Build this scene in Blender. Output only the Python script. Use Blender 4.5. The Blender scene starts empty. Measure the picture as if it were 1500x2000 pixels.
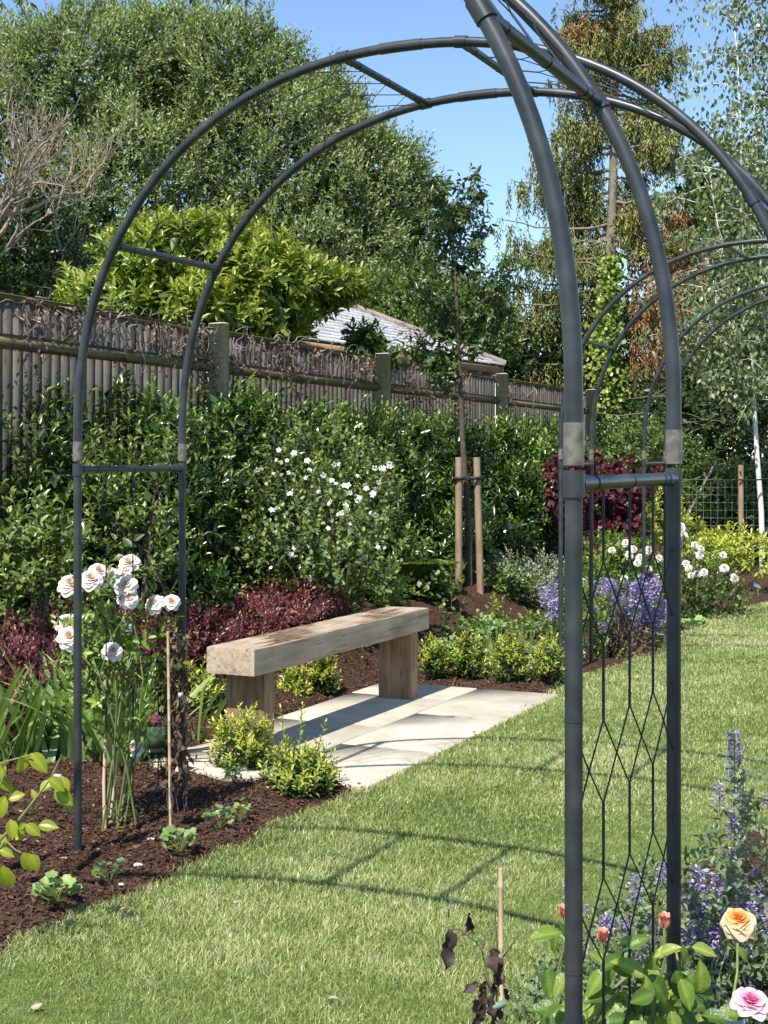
import bpy, math, random
import numpy as np
from mathutils import Vector, Matrix

# ------------------------------------------------------------------ camera, sky, sun, exposure
C = bpy.context.scene
F, HY, CAMH = 2808.0, 894.0, 1.5          # focal length and horizon row of the photograph (1500 x 2000)
cam_d = bpy.data.cameras.new('camera'); cam = bpy.data.objects.new('camera', cam_d)
C.collection.objects.link(cam); C.camera = cam
cam.location = (0, 0, CAMH); cam.rotation_euler = (math.radians(90), 0, 0)
cam_d.sensor_fit = 'AUTO'; cam_d.sensor_width = 36; cam_d.lens = F/2000*36
cam_d.shift_y = (HY-1000)/2000; cam_d.clip_end = 2000; cam_d.clip_start = 0.05
C.render.resolution_x = 768; C.render.resolution_y = 1024

SUN_EL = math.radians(54.0); SUN_AZ = math.radians(204.93)      # azimuth clockwise from +Y, behind the camera and to its left
world = bpy.data.worlds.new('World'); C.world = world; world.use_nodes = True
nt = world.node_tree; nt.nodes.clear()
sky = nt.nodes.new('ShaderNodeTexSky'); sky.sky_type = 'NISHITA'; sky.sun_disc = False
sky.sun_elevation = SUN_EL; sky.sun_rotation = SUN_AZ
sky.air_density = 1.0; sky.dust_density = 0.1; sky.ozone_density = 4.0; sky.altitude = 600
bg = nt.nodes.new('ShaderNodeBackground'); bg.inputs['Strength'].default_value = 0.13
wo = nt.nodes.new('ShaderNodeOutputWorld')
nt.links.new(sky.outputs[0], bg.inputs[0]); nt.links.new(bg.outputs[0], wo.inputs[0])
sd = bpy.data.lights.new('sun', 'SUN'); sd.energy = 4.9; sd.angle = math.radians(0.5); sd.color = (1.0, 0.955, 0.88)
sun = bpy.data.objects.new('sun', sd); C.collection.objects.link(sun)
sdir = Vector((math.sin(SUN_AZ)*math.cos(SUN_EL), math.cos(SUN_AZ)*math.cos(SUN_EL), math.sin(SUN_EL)))
sun.rotation_euler = (-sdir).to_track_quat('-Z', 'Y').to_euler(); sun.location = sdir*30
C.view_settings.view_transform = 'Standard'; C.view_settings.look = 'None'
C.view_settings.exposure = 0.72; C.view_settings.gamma = 1.0; C.view_settings.use_curve_mapping = False

rng = np.random.default_rng(7); random.seed(7)
COL = C.collection

# ------------------------------------------------------------------ coordinates
YAW = 0.4351; CS, SN = math.cos(YAW), math.sin(YAW)
def SV(s, v, z=0.0):                       # s = metres to the right of the path line, v = metres along it
    return np.array([s*CS + v*SN, -s*SN + v*CS, z])
def to_sv(x, y): return x*CS - y*SN, x*SN + y*CS
def W(px, py, d):                          # the point at distance d that is seen at (px, py)
    return np.array([(px-750)/F*d, d, CAMH + (HY-py)/F*d])
def G(px, py, z=0.0):
    d = (CAMH-z)*F/(py-HY); return np.array([(px-750)/F*d, d, z])
def nrm(a): return a/np.maximum(np.linalg.norm(a, axis=-1, keepdims=True), 1e-9)

# ------------------------------------------------------------------ mesh helpers
BASE = {}
class MB:
    """collects triangles / quads with a per-vertex tint"""
    def __init__(s): s.v=[]; s.f=[]; s.t=[]; s.n=0; s.k=0
    def add(s, v, f, t=None):
        v=np.asarray(v,float).reshape(-1,3); f=np.asarray(f,int)
        if t is None: t=np.tile([.5,.5,.5],(len(v),1))
        s.v.append(v); s.f.append(f+s.n); s.t.append(np.broadcast_to(np.asarray(t,float),(len(v),3))); s.n+=len(v); return s
    def mesh(s, name, mat, off=(0,0,0), smooth=False):
        me=bpy.data.meshes.new(name)
        V=(np.concatenate(s.v)-np.asarray(off)) if s.v else np.zeros((0,3))
        tot=[]; idx=[]
        for f in s.f:
            tot.append(np.full(len(f), f.shape[1])); idx.append(f.ravel())
        tot=np.concatenate(tot); idx=np.concatenate(idx)
        me.vertices.add(len(V)); me.vertices.foreach_set('co', V.astype(np.float32).ravel())
        me.loops.add(len(idx)); me.loops.foreach_set('vertex_index', idx.astype(np.int32))
        me.polygons.add(len(tot)); st=np.concatenate([[0],np.cumsum(tot)[:-1]])
        me.polygons.foreach_set('loop_start', st.astype(np.int32)); me.polygons.foreach_set('loop_total', tot.astype(np.int32))
        if smooth: me.polygons.foreach_set('use_smooth', np.ones(len(tot),bool))
        me.update(calc_edges=True)
        T=np.concatenate(s.t); T=np.concatenate([T,np.ones((len(T),1))],1)
        at=me.attributes.new('tint','FLOAT_COLOR','POINT'); at.data.foreach_set('color', T.astype(np.float32).ravel())
        me.materials.append(mat); return me
def link(name, me, parent=None, loc=None, label=None, cat=None, group=None, kind=None):
    o=bpy.data.objects.new(name, me); COL.objects.link(o)
    if parent is not None: o.parent=parent
    if loc is not None: o.location=loc
    if label: o['label']=label
    if cat: o['category']=cat
    if group: o['group']=group
    if kind: o['kind']=kind
    return o
def thing(name, label, cat, loc, group=None):
    o=link(name, None, None, tuple(float(a) for a in loc), label, cat, group); BASE[o.name]=np.array(loc,float); return o
def part(name, mb, mat, parent, smooth=False, kind=None, label=None):
    me=mb.mesh(name, mat, BASE[parent.name], smooth)
    if name in ('stems','shoots','leaves','blades','fronds'): kind='stuff'
    return link(name, me, parent, kind=kind, label=label)
def sub(name, mb, mat, top, parent, smooth=False):
    me=mb.mesh(name, mat, BASE[top.name], smooth); return link(name, me, parent)
def struct(name, mb, mat, kind='structure', smooth=False, label=None, cat=None):
    me=mb.mesh(name, mat, (0,0,0), smooth); return link(name, me, None, kind=kind, label=label, cat=cat)

def box(mb, c, size, ax=None, t=None, bev=0.0):
    """box centred at c; ax = 3x3 rows giving its axes; bev cuts the edges"""
    h=np.asarray(size,float)/2; ax=np.eye(3) if ax is None else np.asarray(ax,float)
    if bev<=0:
        s=np.array([[x,y,z] for x in(-1,1) for y in(-1,1) for z in(-1,1)],float)*h
        f=[[0,1,3,2],[4,6,7,5],[0,4,5,1],[2,3,7,6],[0,2,6,4],[1,5,7,3]]
        mb.add(s@ax+np.asarray(c), f, t); return
    bm_v=[]; b=min(bev, h.min()*.45)
    ids={}
    for x in(-1,1):
        for y in(-1,1):
            for z in(-1,1):
                for k in range(3):
                    q=np.array([x,y,z])*h; 
                    for j in range(3):
                        if j!=k: q[j]-=b*[x,y,z][j]
                    ids[(x,y,z,k)]=len(bm_v); bm_v.append(q)
    F4=[];F3=[]
    for k in range(3):
        i,j=[a for a in range(3) if a!=k]
        for sg in(-1,1):
            def idx(a,b_):
                c3=[0,0,0]; c3[k]=sg; c3[i]=a; c3[j]=b_; return ids[(*c3,k)]
            q=[idx(-1,-1),idx(1,-1),idx(1,1),idx(-1,1)]
            F4.append(q if (sg>0)==(k!=1) else q[::-1])
    for k in range(3):                       # edge chamfers along axis k
        i,j=[a for a in range(3) if a!=k]
        for a in(-1,1):
            for b_ in(-1,1):
                def idx(sk,face):
                    c3=[0,0,0]; c3[k]=sk; c3[i]=a; c3[j]=b_; return ids[(*c3,face)]
                F4.append([idx(-1,i),idx(1,i),idx(1,j),idx(-1,j)])
    for x in(-1,1):
        for y in(-1,1):
            for z in(-1,1): F3.append([ids[(x,y,z,0)],ids[(x,y,z,1)],ids[(x,y,z,2)]])
    V=np.array(bm_v)@ax+np.asarray(c); n0=mb.n
    mb.add(V,F4,t); mb.f.append(np.array(F3)+n0)

def tube(mb, pts, rad, n=8, cap=True, t=None, tw=0.0):
    pts=np.asarray(pts,float); m=len(pts); rad=np.broadcast_to(np.asarray(rad,float),(m,))
    tg=np.gradient(pts,axis=0); tg=nrm(tg)
    ref=np.array([0,0,1.]) if abs(tg[0][2])<.9 else np.array([0,1.,0])
    u=nrm(np.cross(tg[0],ref)); U=[]
    for i in range(m):
        u=u-tg[i]*np.dot(u,tg[i]); u=u/max(np.linalg.norm(u),1e-9); U.append(u)
    U=np.array(U); V2=np.cross(tg,U); a=np.arange(n)/n*2*np.pi
    ring=(np.cos(a)[None,:,None]*U[:,None]+np.sin(a)[None,:,None]*V2[:,None])*rad[:,None,None]+pts[:,None]
    i=np.arange(m-1)[:,None]*n; j=np.arange(n)[None]; j2=(j+1)%n
    f=np.stack([i+j,i+j2,i+n+j2,i+n+j],-1).reshape(-1,4)
    base=mb.n; mb.add(ring.reshape(-1,3), f, t)
    if cap and n>=3:
        for k_,o_ in ((0,-1),(m-1,1)):
            q_=ring[k_]; mb.add(np.vstack([q_,q_.mean(0)[None]]),[[j_,(j_+1)%n,n] if o_>0 else [(j_+1)%n,j_,n] for j_ in range(n)],t)
def lathe(mb, prof, c, n=12, t=None):
    prof=np.asarray(prof,float); a=np.arange(n)/n*2*np.pi; m=len(prof)
    v=np.stack([prof[:,None,0]*np.cos(a),prof[:,None,0]*np.sin(a),np.broadcast_to(prof[:,None,1],(m,n))],-1)+np.asarray(c)
    i=np.arange(m-1)[:,None]*n; j=np.arange(n)[None]; j2=(j+1)%n
    mb.add(v.reshape(-1,3), np.stack([i+j,i+j2,i+n+j2,i+n+j],-1).reshape(-1,4), t)

# leaf templates: x along, y across, z up ; triangles
T_RH=(np.array([[0,0,0],[.45,-.5,.12],[1,0,-.04],[.45,.5,.12]]), np.array([[0,1,2],[0,2,3]]))
T_OV=(np.array([[0,0,0],[.3,-.42,.1],[.7,-.36,.06],[1,0,-.12],[.7,.36,.06],[.3,.42,.1],[.32,0,0],[.68,0,-.04]]),
      np.array([[0,1,6],[1,2,7],[1,7,6],[2,3,7],[3,4,7],[4,5,6],[4,6,7],[5,0,6]]))
T_RD=(np.array([[0,0,0],[.22,-.42,.06],[.62,-.5,.05],[.92,-.2,-.02],[1,0,-.06],[.92,.2,-.02],[.62,.5,.05],[.22,.42,.06],[.5,0,-.03]]),
      np.array([[0,1,8],[1,2,8],[2,3,8],[3,4,8],[4,5,8],[5,6,8],[6,7,8],[7,0,8]]))
T_ST=(np.array([[0,-.5,0],[0,.5,0],[.55,-.35,0],[.55,.35,0],[1,0,-.15]]), np.array([[0,2,3],[0,3,1],[2,4,3]]))
def leaves(mb, P, D, N, L, Wd, tmpl, tint=None, flat=.5):
    n=len(P); 
    if n==0: return
    D=nrm(D); S=nrm(np.cross(N,D)); N=nrm(np.cross(D,S))
    tv,tf=tmpl; k=len(tv)
    L=np.broadcast_to(np.asarray(L,float),(n,)); Wd=np.broadcast_to(np.asarray(Wd,float),(n,))
    curl=rng.uniform(.2,1.6,n)
    V=(P[:,None]+tv[None,:,0:1]*L[:,None,None]*D[:,None]+tv[None,:,1:2]*Wd[:,None,None]*S[:,None]
       +(tv[None,:,2:3]*flat*2*curl[:,None,None])*L[:,None,None]*N[:,None])
    f=(np.arange(n)[:,None,None]*k+tf[None]).reshape(-1,3)
    if tint is None: tint=rng.random((n,3))
    mb.add(V.reshape(-1,3), f, np.repeat(tint,k,0))
def randdir(n): return nrm(rng.normal(size=(n,3)))
def shoots(mb, P, D, length, nl, L, Wd, tmpl, ang=55, tipw=1.0, stem=None, stemr=.0012, tbase=None, droop=0.0):
    """leafy shoots: P start, D direction; nl leaves spiralling up each shoot"""
    n=len(P); D=nrm(D); length=np.broadcast_to(np.asarray(length,float),(n,))
    a=nrm(np.cross(D,randdir(n))); b=np.cross(D,a)
    ts=(np.arange(nl)+.6)/nl
    ph=rng.uniform(0,6.28,(n,1))+np.arange(nl)[None]*2.4
    rad=np.cos(ph)[...,None]*a[:,None]+np.sin(ph)[...,None]*b[:,None]
    an=np.radians(ang)*(1.15-.55*ts)[None,:,None]*rng.uniform(.8,1.2,(n,nl,1))
    ld=nrm(np.cos(an)*D[:,None]+np.sin(an)*rad+np.array([0,0,-droop]))
    pos=P[:,None]+ts[None,:,None]*length[:,None,None]*D[:,None]
    nn=D[:,None]*np.ones_like(ld)+np.array([0,0,.35])
    base=rng.random((n,1,3)) if tbase is None else np.repeat(tbase[:,None],1,1)
    tint=np.clip(base*.65+.35*rng.random((n,nl,3)),0,1); tint[...,1]=np.clip(ts[None,:]*.8+.2*rng.random((n,nl)),0,1)
    ll=(np.broadcast_to(L,(n,))[:,None]*rng.uniform(.7,1.15,(n,nl))*(1.05-.4*ts*tipw)).ravel()
    ww=ll*(Wd/np.mean(L))
    leaves(mb,pos.reshape(-1,3),ld.reshape(-1,3),nn.reshape(-1,3),ll,ww,tmpl,tint.reshape(-1,3))
    if stem is not None:
        E=P+D*length[:,None]; s1=a*stemr; s2=b*stemr
        V=np.stack([P+s1,P-.5*s1+.87*s2,P-.5*s1-.87*s2,E],1).reshape(-1,3)
        f=(np.arange(n)[:,None,None]*4+np.array([[0,1,3],[1,2,3],[2,0,3]])[None]).reshape(-1,3)
        stem.add(V,f)

def lobe(px,py,rx,ry,d,rd=None):
    r1=rx/F*d; r2=ry/F*d; return (W(px,py,d), np.array([r1, r1 if rd is None else rd, r2]))
def shell(lobes, n, inner=.7, back=.35, lump=.12, cut=.78):
    """random points in the outer shell of a union of ellipsoids, with outward directions"""
    c=np.array([l[0] for l in lobes]); r=np.array([l[1] for l in lobes])
    w=(r[:,0]*r[:,2]+r[:,1]*r[:,2]+r[:,0]*r[:,1]); w=w/w.sum(); m=int(n*2.6)
    k=rng.choice(len(lobes),m,p=w); d=randdir(m)
    q=1-(1-inner)*rng.random(m)**1.5
    ph=k*1.7
    bump=1+lump*(np.sin(d[:,0]*6+ph)*np.sin(d[:,1]*7+2*ph)+.7*np.sin(d[:,2]*9+ph)*np.cos(d[:,0]*11))
    P=c[k]+d*r[k]*(q*bump)[:,None]; N=nrm(d/r[k])
    ok=np.ones(m,bool)
    for j in range(len(lobes)):
        dd=np.linalg.norm((P-c[j])/r[j],axis=1); ok&=(dd>cut)|(k==j)
    tc=nrm(np.array([0,0,CAMH])-P); facing=(N*tc).sum(1)
    ok&=(facing>-.25)|(rng.random(m)<back)
    P=P[ok][:n]; N=N[ok][:n]; return P,N

def grow(mbt, p, d, L, r, depth, maxd, spread=.55, up=.25, seg=4, kids=3, shrink=.68, wob=.12, ends=None, sides=5, rmin=.002):
    """recursive branches as tubes"""
    pts=[p]; d=nrm(d)
    for i in range(seg):
        d=nrm(d+rng.normal(size=3)*wob+np.array([0,0,up*.15])); pts.append(pts[-1]+d*L/seg)
    pts=np.array(pts); rr=np.linspace(r,r*.6,seg+1)
    tube(mbt,pts,np.maximum(rr,rmin),n=max(3,sides-depth),cap=False,t=[rng.random(),.5,.5])
    if depth>=maxd:
        if ends is not None: ends.append((pts[-1],d,pts))
        return
    for i in range(kids):
        t=rng.uniform(.35,1.0) if i else 1.0
        q=pts[0]+(pts[-1]-pts[0])*t; k=min(int(t*seg),seg); q=pts[k]
        nd=nrm(d+randdir(1)[0]*spread*(1.0 if i else .45)+np.array([0,0,up*.3]))
        grow(mbt,q,nd,L*shrink*rng.uniform(.8,1.15),r*(.62 if i else .7),depth+1,maxd,spread,up,seg,kids,shrink,wob,ends,sides,rmin)

# ------------------------------------------------------------------ materials
def newmat(name):
    m=bpy.data.materials.new(name); m.use_nodes=True; n=m.node_tree; n.nodes.clear()
    out=n.nodes.new('ShaderNodeOutputMaterial'); return m,n,out
def ND(n,t,**k):
    o=n.nodes.new(t)
    for a,b in k.items():
        if a in o.inputs.keys(): o.inputs[a].default_value=b
        else: setattr(o,a,b)
    return o
def ramp(n, stops, interp='LINEAR'):
    r=n.nodes.new('ShaderNodeValToRGB'); e=r.color_ramp.elements; r.color_ramp.interpolation=interp
    while len(e)<len(stops): e.new(.5)
    for x,(p,c) in zip(e,stops): x.position=p; x.color=(*c,1) if len(c)==3 else c
    return r
def leafmat(name, cols, tip=None, rough=.42, transl=.28, tmul=(1.25,1.35,.55), spec=.5, vein=0):
    m,n,out=newmat(name); L=n.links.new
    at=ND(n,'ShaderNodeAttribute',attribute_name='tint'); sp=ND(n,'ShaderNodeSeparateColor'); L(at.outputs['Color'],sp.inputs[0])
    r=ramp(n,[(i/max(1,len(cols)-1),c) for i,c in enumerate(cols)]); L(sp.outputs[0],r.inputs[0]); col=r.outputs[0]
    if tip is not None:
        mx=ND(n,'ShaderNodeMix',data_type='RGBA'); L(col,mx.inputs[6]); mx.inputs[7].default_value=(*tip,1)
        mr=ND(n,'ShaderNodeMapRange'); mr.inputs[1].default_value=.55; mr.inputs[2].default_value=1.0; L(sp.outputs[1],mr.inputs[0]); L(mr.outputs[0],mx.inputs[0]); col=mx.outputs[2]
    hv=ND(n,'ShaderNodeHueSaturation'); mr2=ND(n,'ShaderNodeMapRange'); mr2.inputs[3].default_value=.72; mr2.inputs[4].default_value=1.3
    L(sp.outputs[2],mr2.inputs[0]); L(mr2.outputs[0],hv.inputs['Value']); L(col,hv.inputs['Color'])
    p=ND(n,'ShaderNodeBsdfPrincipled',Roughness=rough); p.inputs['Specular IOR Level'].default_value=spec
    L(hv.outputs[0],p.inputs['Base Color'])
    if vein:
        tc=ND(n,'ShaderNodeTexCoord'); nz=ND(n,'ShaderNodeTexNoise',Scale=vein,Detail=3); L(tc.outputs['Object'],nz.inputs[0]); bb=ND(n,'ShaderNodeBump',Strength=.16,Distance=.02); L(nz.outputs[0],bb.inputs['Height']); L(bb.outputs[0],p.inputs['Normal'])
    if transl>0:
        tr=ND(n,'ShaderNodeBsdfTranslucent'); mm=ND(n,'ShaderNodeMix',data_type='RGBA',blend_type='MULTIPLY'); mm.inputs[0].default_value=1
        L(hv.outputs[0],mm.inputs[6]); mm.inputs[7].default_value=(*tmul,1); L(mm.outputs[2],tr.inputs[0])
        ms=ND(n,'ShaderNodeMixShader'); ms.inputs[0].default_value=transl; L(p.outputs[0],ms.inputs[1]); L(tr.outputs[0],ms.inputs[2]); L(ms.outputs[0],out.inputs[0])
    else: L(p.outputs[0],out.inputs[0])
    return m
def noisemat(name, stops, scale=(1,1,1), nscale=6, detail=6, rough=.7, bump=.3, bdist=.004, extra=None, spec=.4, usetint=0, rot=(0,0,0), metal=0):
    m,n,out=newmat(name); L=n.links.new
    tc=ND(n,'ShaderNodeTexCoord'); mp=ND(n,'ShaderNodeMapping'); mp.inputs['Scale'].default_value=scale; mp.inputs['Rotation'].default_value=rot
    L(tc.outputs['Object'],mp.inputs[0])
    nz=ND(n,'ShaderNodeTexNoise',Scale=nscale,Detail=detail,Roughness=.62); L(mp.outputs[0],nz.inputs[0])
    r=ramp(n,stops); L(nz.outputs[0],r.inputs[0]); col=r.outputs[0]
    if usetint:
        at=ND(n,'ShaderNodeAttribute',attribute_name='tint'); sp=ND(n,'ShaderNodeSeparateColor'); L(at.outputs['Color'],sp.inputs[0])
        mr=ND(n,'ShaderNodeMapRange'); mr.inputs[3].default_value=1-usetint; mr.inputs[4].default_value=1+usetint; L(sp.outputs[0],mr.inputs[0])
        hv=ND(n,'ShaderNodeHueSaturation'); L(mr.outputs[0],hv.inputs['Value']); L(col,hv.inputs['Color']); col=hv.outputs[0]
    p=ND(n,'ShaderNodeBsdfPrincipled',Roughness=rough,Metallic=metal); p.inputs['Specular IOR Level'].default_value=spec; L(col,p.inputs['Base Color'])
    if bump: 
        b=ND(n,'ShaderNodeBump',Strength=bump,Distance=bdist); L(nz.outputs[0],b.inputs['Height']); L(b.outputs[0],p.inputs['Normal'])
    L(p.outputs[0],out.inputs[0]); return m
def along(name, stops, yaw, stretch=22, nscale=30, knots=True, rough=.75, bump=.5, bdist=.002, objrand=0.0, axis='V', lines=0):
    """timber whose grain runs along the path direction ('V') or upright ('Z')"""
    m,n,out=newmat(name); L=n.links.new
    tc=ND(n,'ShaderNodeTexCoord'); mp=ND(n,'ShaderNodeMapping'); mp.inputs['Rotation'].default_value=(0,0,yaw)
    L(tc.outputs['Object'],mp.inputs[0]); sc=ND(n,'ShaderNodeVectorMath',operation='MULTIPLY'); L(mp.outputs[0],sc.inputs[0])
    sc.inputs[1].default_value=(1,1/stretch,1) if axis=='V' else (1,1,1/stretch)
    vec=sc.outputs[0]
    if objrand:
        oi=ND(n,'ShaderNodeObjectInfo'); mu=ND(n,'ShaderNodeMath',operation='MULTIPLY'); mu.inputs[1].default_value=37; L(oi.outputs['Random'],mu.inputs[0])
        ad=ND(n,'ShaderNodeVectorMath',operation='ADD'); L(vec,ad.inputs[0]); L(mu.outputs[0],ad.inputs[1]); vec=ad.outputs[0]
    nz=ND(n,'ShaderNodeTexNoise',Scale=nscale,Detail=8,Roughness=.65); L(vec,nz.inputs[0])
    n2=ND(n,'ShaderNodeTexNoise',Scale=3.5,Detail=5,Roughness=.6); L(tc.outputs['Object'],n2.inputs[0])
    mx=ND(n,'ShaderNodeMath',operation='MULTIPLY_ADD'); mx.inputs[1].default_value=.45; L(n2.outputs[0],mx.inputs[0])
    m3=ND(n,'ShaderNodeMath',operation='MULTIPLY'); m3.inputs[1].default_value=.62; L(nz.outputs[0],m3.inputs[0]); L(m3.outputs[0],mx.inputs[2])
    r=ramp(n,stops); L(mx.outputs[0],r.inputs[0]); col=r.outputs[0]
    if objrand:
        mr=ND(n,'ShaderNodeMapRange'); mr.inputs[3].default_value=1-objrand; mr.inputs[4].default_value=1+objrand; L(oi.outputs['Random'],mr.inputs[0])
        hv=ND(n,'ShaderNodeHueSaturation'); L(mr.outputs[0],hv.inputs['Value']); L(col,hv.inputs['Color']); col=hv.outputs[0]
    # fine dark shakes
    n4=ND(n,'ShaderNodeTexNoise',Scale=nscale*1.3,Detail=2); L(vec,n4.inputs[0])
    r4=ramp(n,[(.0,(1,1,1)),(.61,(1,1,1)),(.66,(.35,.3,.25)),(.7,(1,1,1)),(1,(1,1,1))]); L(n4.outputs[0],r4.inputs[0])
    mm=ND(n,'ShaderNodeMix',data_type='RGBA',blend_type='MULTIPLY'); mm.inputs[0].default_value=.8 if knots else .4
    L(col,mm.inputs[6]); L(r4.outputs[0],mm.inputs[7]); col=mm.outputs[2]
    p=ND(n,'ShaderNodeBsdfPrincipled',Roughness=rough); p.inputs['Specular IOR Level'].default_value=.3; L(col,p.inputs['Base Color'])
    b=ND(n,'ShaderNodeBump',Strength=bump,Distance=bdist); L(nz.outputs[0],b.inputs['Height']); L(b.outputs[0],p.inputs['Normal'])
    L(p.outputs[0],out.inputs[0]); return m

M={}
M['metal']=noisemat('dark_metal',[(.3,(.015,.018,.02)),(.52,(.03,.034,.036)),(.66,(.045,.049,.049)),(.8,(.11,.108,.1))],nscale=13,detail=12,rough=.38,bump=.18,bdist=.001,spec=.5)
M['wire']=noisemat('dark_wire',[(.3,(.012,.013,.015)),(.8,(.03,.032,.034))],nscale=20,rough=.5,bump=0)
M['tape']=noisemat('weathered_tape',[(.3,(.07,.068,.06)),(.5,(.17,.155,.125)),(.62,(.09,.088,.08)),(.8,(.27,.24,.19))],nscale=28,rough=.3,bump=.3,bdist=.002)
M['oak']=along('weathered_oak',[(.28,(.13,.095,.065)),(.43,(.29,.22,.15)),(.58,(.42,.33,.235)),(.8,(.54,.45,.34))],YAW,stretch=18,nscale=34)
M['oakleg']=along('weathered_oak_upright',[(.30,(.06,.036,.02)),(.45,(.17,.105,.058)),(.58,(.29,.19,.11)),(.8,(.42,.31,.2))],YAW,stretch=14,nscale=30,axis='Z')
M['fence']=along('grey_fence_board',[(.3,(.055,.048,.038)),(.5,(.11,.098,.08)),(.7,(.18,.162,.135))],YAW,stretch=16,nscale=40,axis='Z',objrand=.25,bump=.35)
M['rail']=along('mossy_rail',[(.3,(.05,.042,.02)),(.5,(.115,.1,.045)),(.7,(.22,.18,.1))],YAW,stretch=16,nscale=30,bump=.4)
M['stake']=along('round_stake',[(.3,(.13,.09,.055)),(.5,(.26,.185,.115)),(.75,(.38,.29,.19))],YAW,stretch=14,nscale=40,axis='Z')
M['concrete']=noisemat('concrete_post',[(.3,(.34,.30,.23)),(.55,(.54,.49,.39)),(.8,(.66,.61,.51))],nscale=30,detail=8,rough=.9,bump=.3,bdist=.003)
M['slab']=noisemat('sandstone_slab',[(.25,(.25,.20,.135)),(.40,(.36,.315,.235)),(.55,(.43,.39,.31)),(.8,(.48,.445,.37))],nscale=3.2,detail=10,rough=.7,bump=.15,bdist=.004,usetint=.09)
M['joint']=noisemat('mortar_joint',[(.3,(.10,.085,.065)),(.8,(.2,.17,.13))],nscale=40,rough=.9)
M['soil']=noisemat('bark_soil',[(.3,(.022,.012,.008)),(.5,(.055,.03,.019)),(.66,(.1,.056,.036)),(.8,(.17,.1,.065))],nscale=60,detail=8,rough=.95,bump=1,bdist=.012,spec=.15)
M['lawnbase']=noisemat('lawn_soil',[(.3,(.05,.075,.018)),(.5,(.10,.14,.035)),(.7,(.18,.19,.07))],nscale=18,detail=8,rough=.95,bump=.4,bdist=.01,spec=.1)
M['far']=noisemat('rough_ground',[(.3,(.03,.05,.015)),(.6,(.07,.09,.03))],nscale=1.5,rough=1)
M['chip']=leafmat('bark_chip',[(.03,.016,.010),(.075,.04,.026),(.11,.058,.036),(.15,.085,.055),(.34,.24,.16)],rough=.8,transl=0,spec=.2)
M['grass']=leafmat('grass_blade',[(.12,.165,.04),(.21,.265,.075),(.32,.365,.125),(.46,.47,.23),(.62,.59,.38)],rough=.5,transl=.32,spec=.4)
M['hedge']=leafmat('hedge_leaf',[(.018,.045,.008),(.04,.085,.014),(.075,.14,.024),(.14,.22,.04)],tip=(.24,.32,.06),rough=.27,transl=.25,spec=.65)
M['hedgey']=leafmat('pale_hedge_leaf',[(.05,.09,.015),(.10,.15,.028),(.16,.22,.05)],tip=(.26,.31,.08),rough=.35,transl=.28)
M['willow']=leafmat('willow_leaf',[(.08,.12,.04),(.145,.195,.065),(.22,.27,.1),(.33,.37,.19)],tip=(.36,.41,.18),rough=.45,transl=.26)  # pale tip colour: sunlight on the shoot ends put into the leaf
M['laurel']=leafmat('golden_laurel_leaf',[(.07,.13,.02),(.15,.22,.03),(.27,.33,.05),(.42,.42,.11)],tip=(.42,.42,.10),rough=.32,transl=.32)
M['dark']=leafmat('dark_leaf',[(.018,.035,.01),(.035,.065,.017),(.06,.10,.025),(.1,.145,.04)],rough=.4,transl=.2)
M['mid']=leafmat('mid_leaf',[(.04,.08,.016),(.08,.135,.025),(.13,.19,.04),(.19,.25,.07)],tip=(.2,.26,.06),rough=.4,transl=.28)
M['ivy']=leafmat('ivy_leaf',[(.10,.16,.025),(.2,.27,.04),(.3,.35,.06)],rough=.35,transl=.3)
M['young']=leafmat('young_tree_leaf',[(.03,.05,.014),(.055,.085,.022),(.09,.13,.035),(.14,.18,.06)],rough=.34,transl=.2)
M['birchleaf']=leafmat('birch_leaf',[(.07,.11,.035),(.13,.175,.06),(.2,.24,.1),(.3,.33,.18)],rough=.4,transl=.3)
M['conifer']=leafmat('conifer_spray',[(.06,.08,.022),(.13,.15,.035),(.22,.23,.055),(.32,.31,.1)],rough=.6,transl=.12)
M['conbrown']=leafmat('dead_conifer_spray',[(.18,.085,.03),(.32,.16,.06),(.42,.24,.11)],rough=.7,transl=.12)
M['burg']=leafmat('burgundy_leaf',[(.05,.016,.018),(.13,.034,.038),(.23,.07,.07),(.34,.17,.13)],rough=.35,transl=.22,tmul=(1.6,.5,.5))
M['smoke']=leafmat('purple_smoke_leaf',[(.045,.01,.016),(.09,.02,.03),(.14,.04,.05)],rough=.45,transl=.25,tmul=(1.8,.4,.4))
M['lime']=leafmat('lime_leaf',[(.16,.24,.035),(.32,.38,.05),(.46,.48,.07)],tip=(.6,.56,.09),rough=.38,transl=.3)
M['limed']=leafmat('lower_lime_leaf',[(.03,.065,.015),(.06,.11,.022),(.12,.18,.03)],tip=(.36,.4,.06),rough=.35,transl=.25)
M['iris']=leafmat('iris_leaf',[(.13,.22,.06),(.21,.31,.09),(.30,.39,.15)],rough=.4,transl=.32)
M['rose']=leafmat('rose_leaf',[(.07,.13,.02),(.12,.2,.03),(.19,.27,.04),(.30,.36,.07)],rough=.36,transl=.35)
M['roseleaf']=leafmat('broad_rose_leaf',[(.06,.12,.02),(.12,.2,.03),(.21,.29,.045),(.36,.40,.08)],rough=.36,transl=.42,vein=9)
M['yrose']=leafmat('yellow_rose_leaf',[(.14,.21,.02),(.26,.32,.03),(.38,.4,.045)],rough=.33,transl=.42)
M['mock']=leafmat('round_shrub_leaf',[(.05,.10,.025),(.11,.175,.04),(.19,.26,.07)],tip=(.3,.37,.1),rough=.45,transl=.28)
M['vari']=leafmat('variegated_leaf',[(.13,.18,.09),(.26,.31,.2),(.46,.48,.36)],rough=.45,transl=.2)
M['grey']=leafmat('grey_green_leaf',[(.09,.13,.06),(.16,.21,.1),(.24,.29,.15)],rough=.55,transl=.25)
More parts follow.
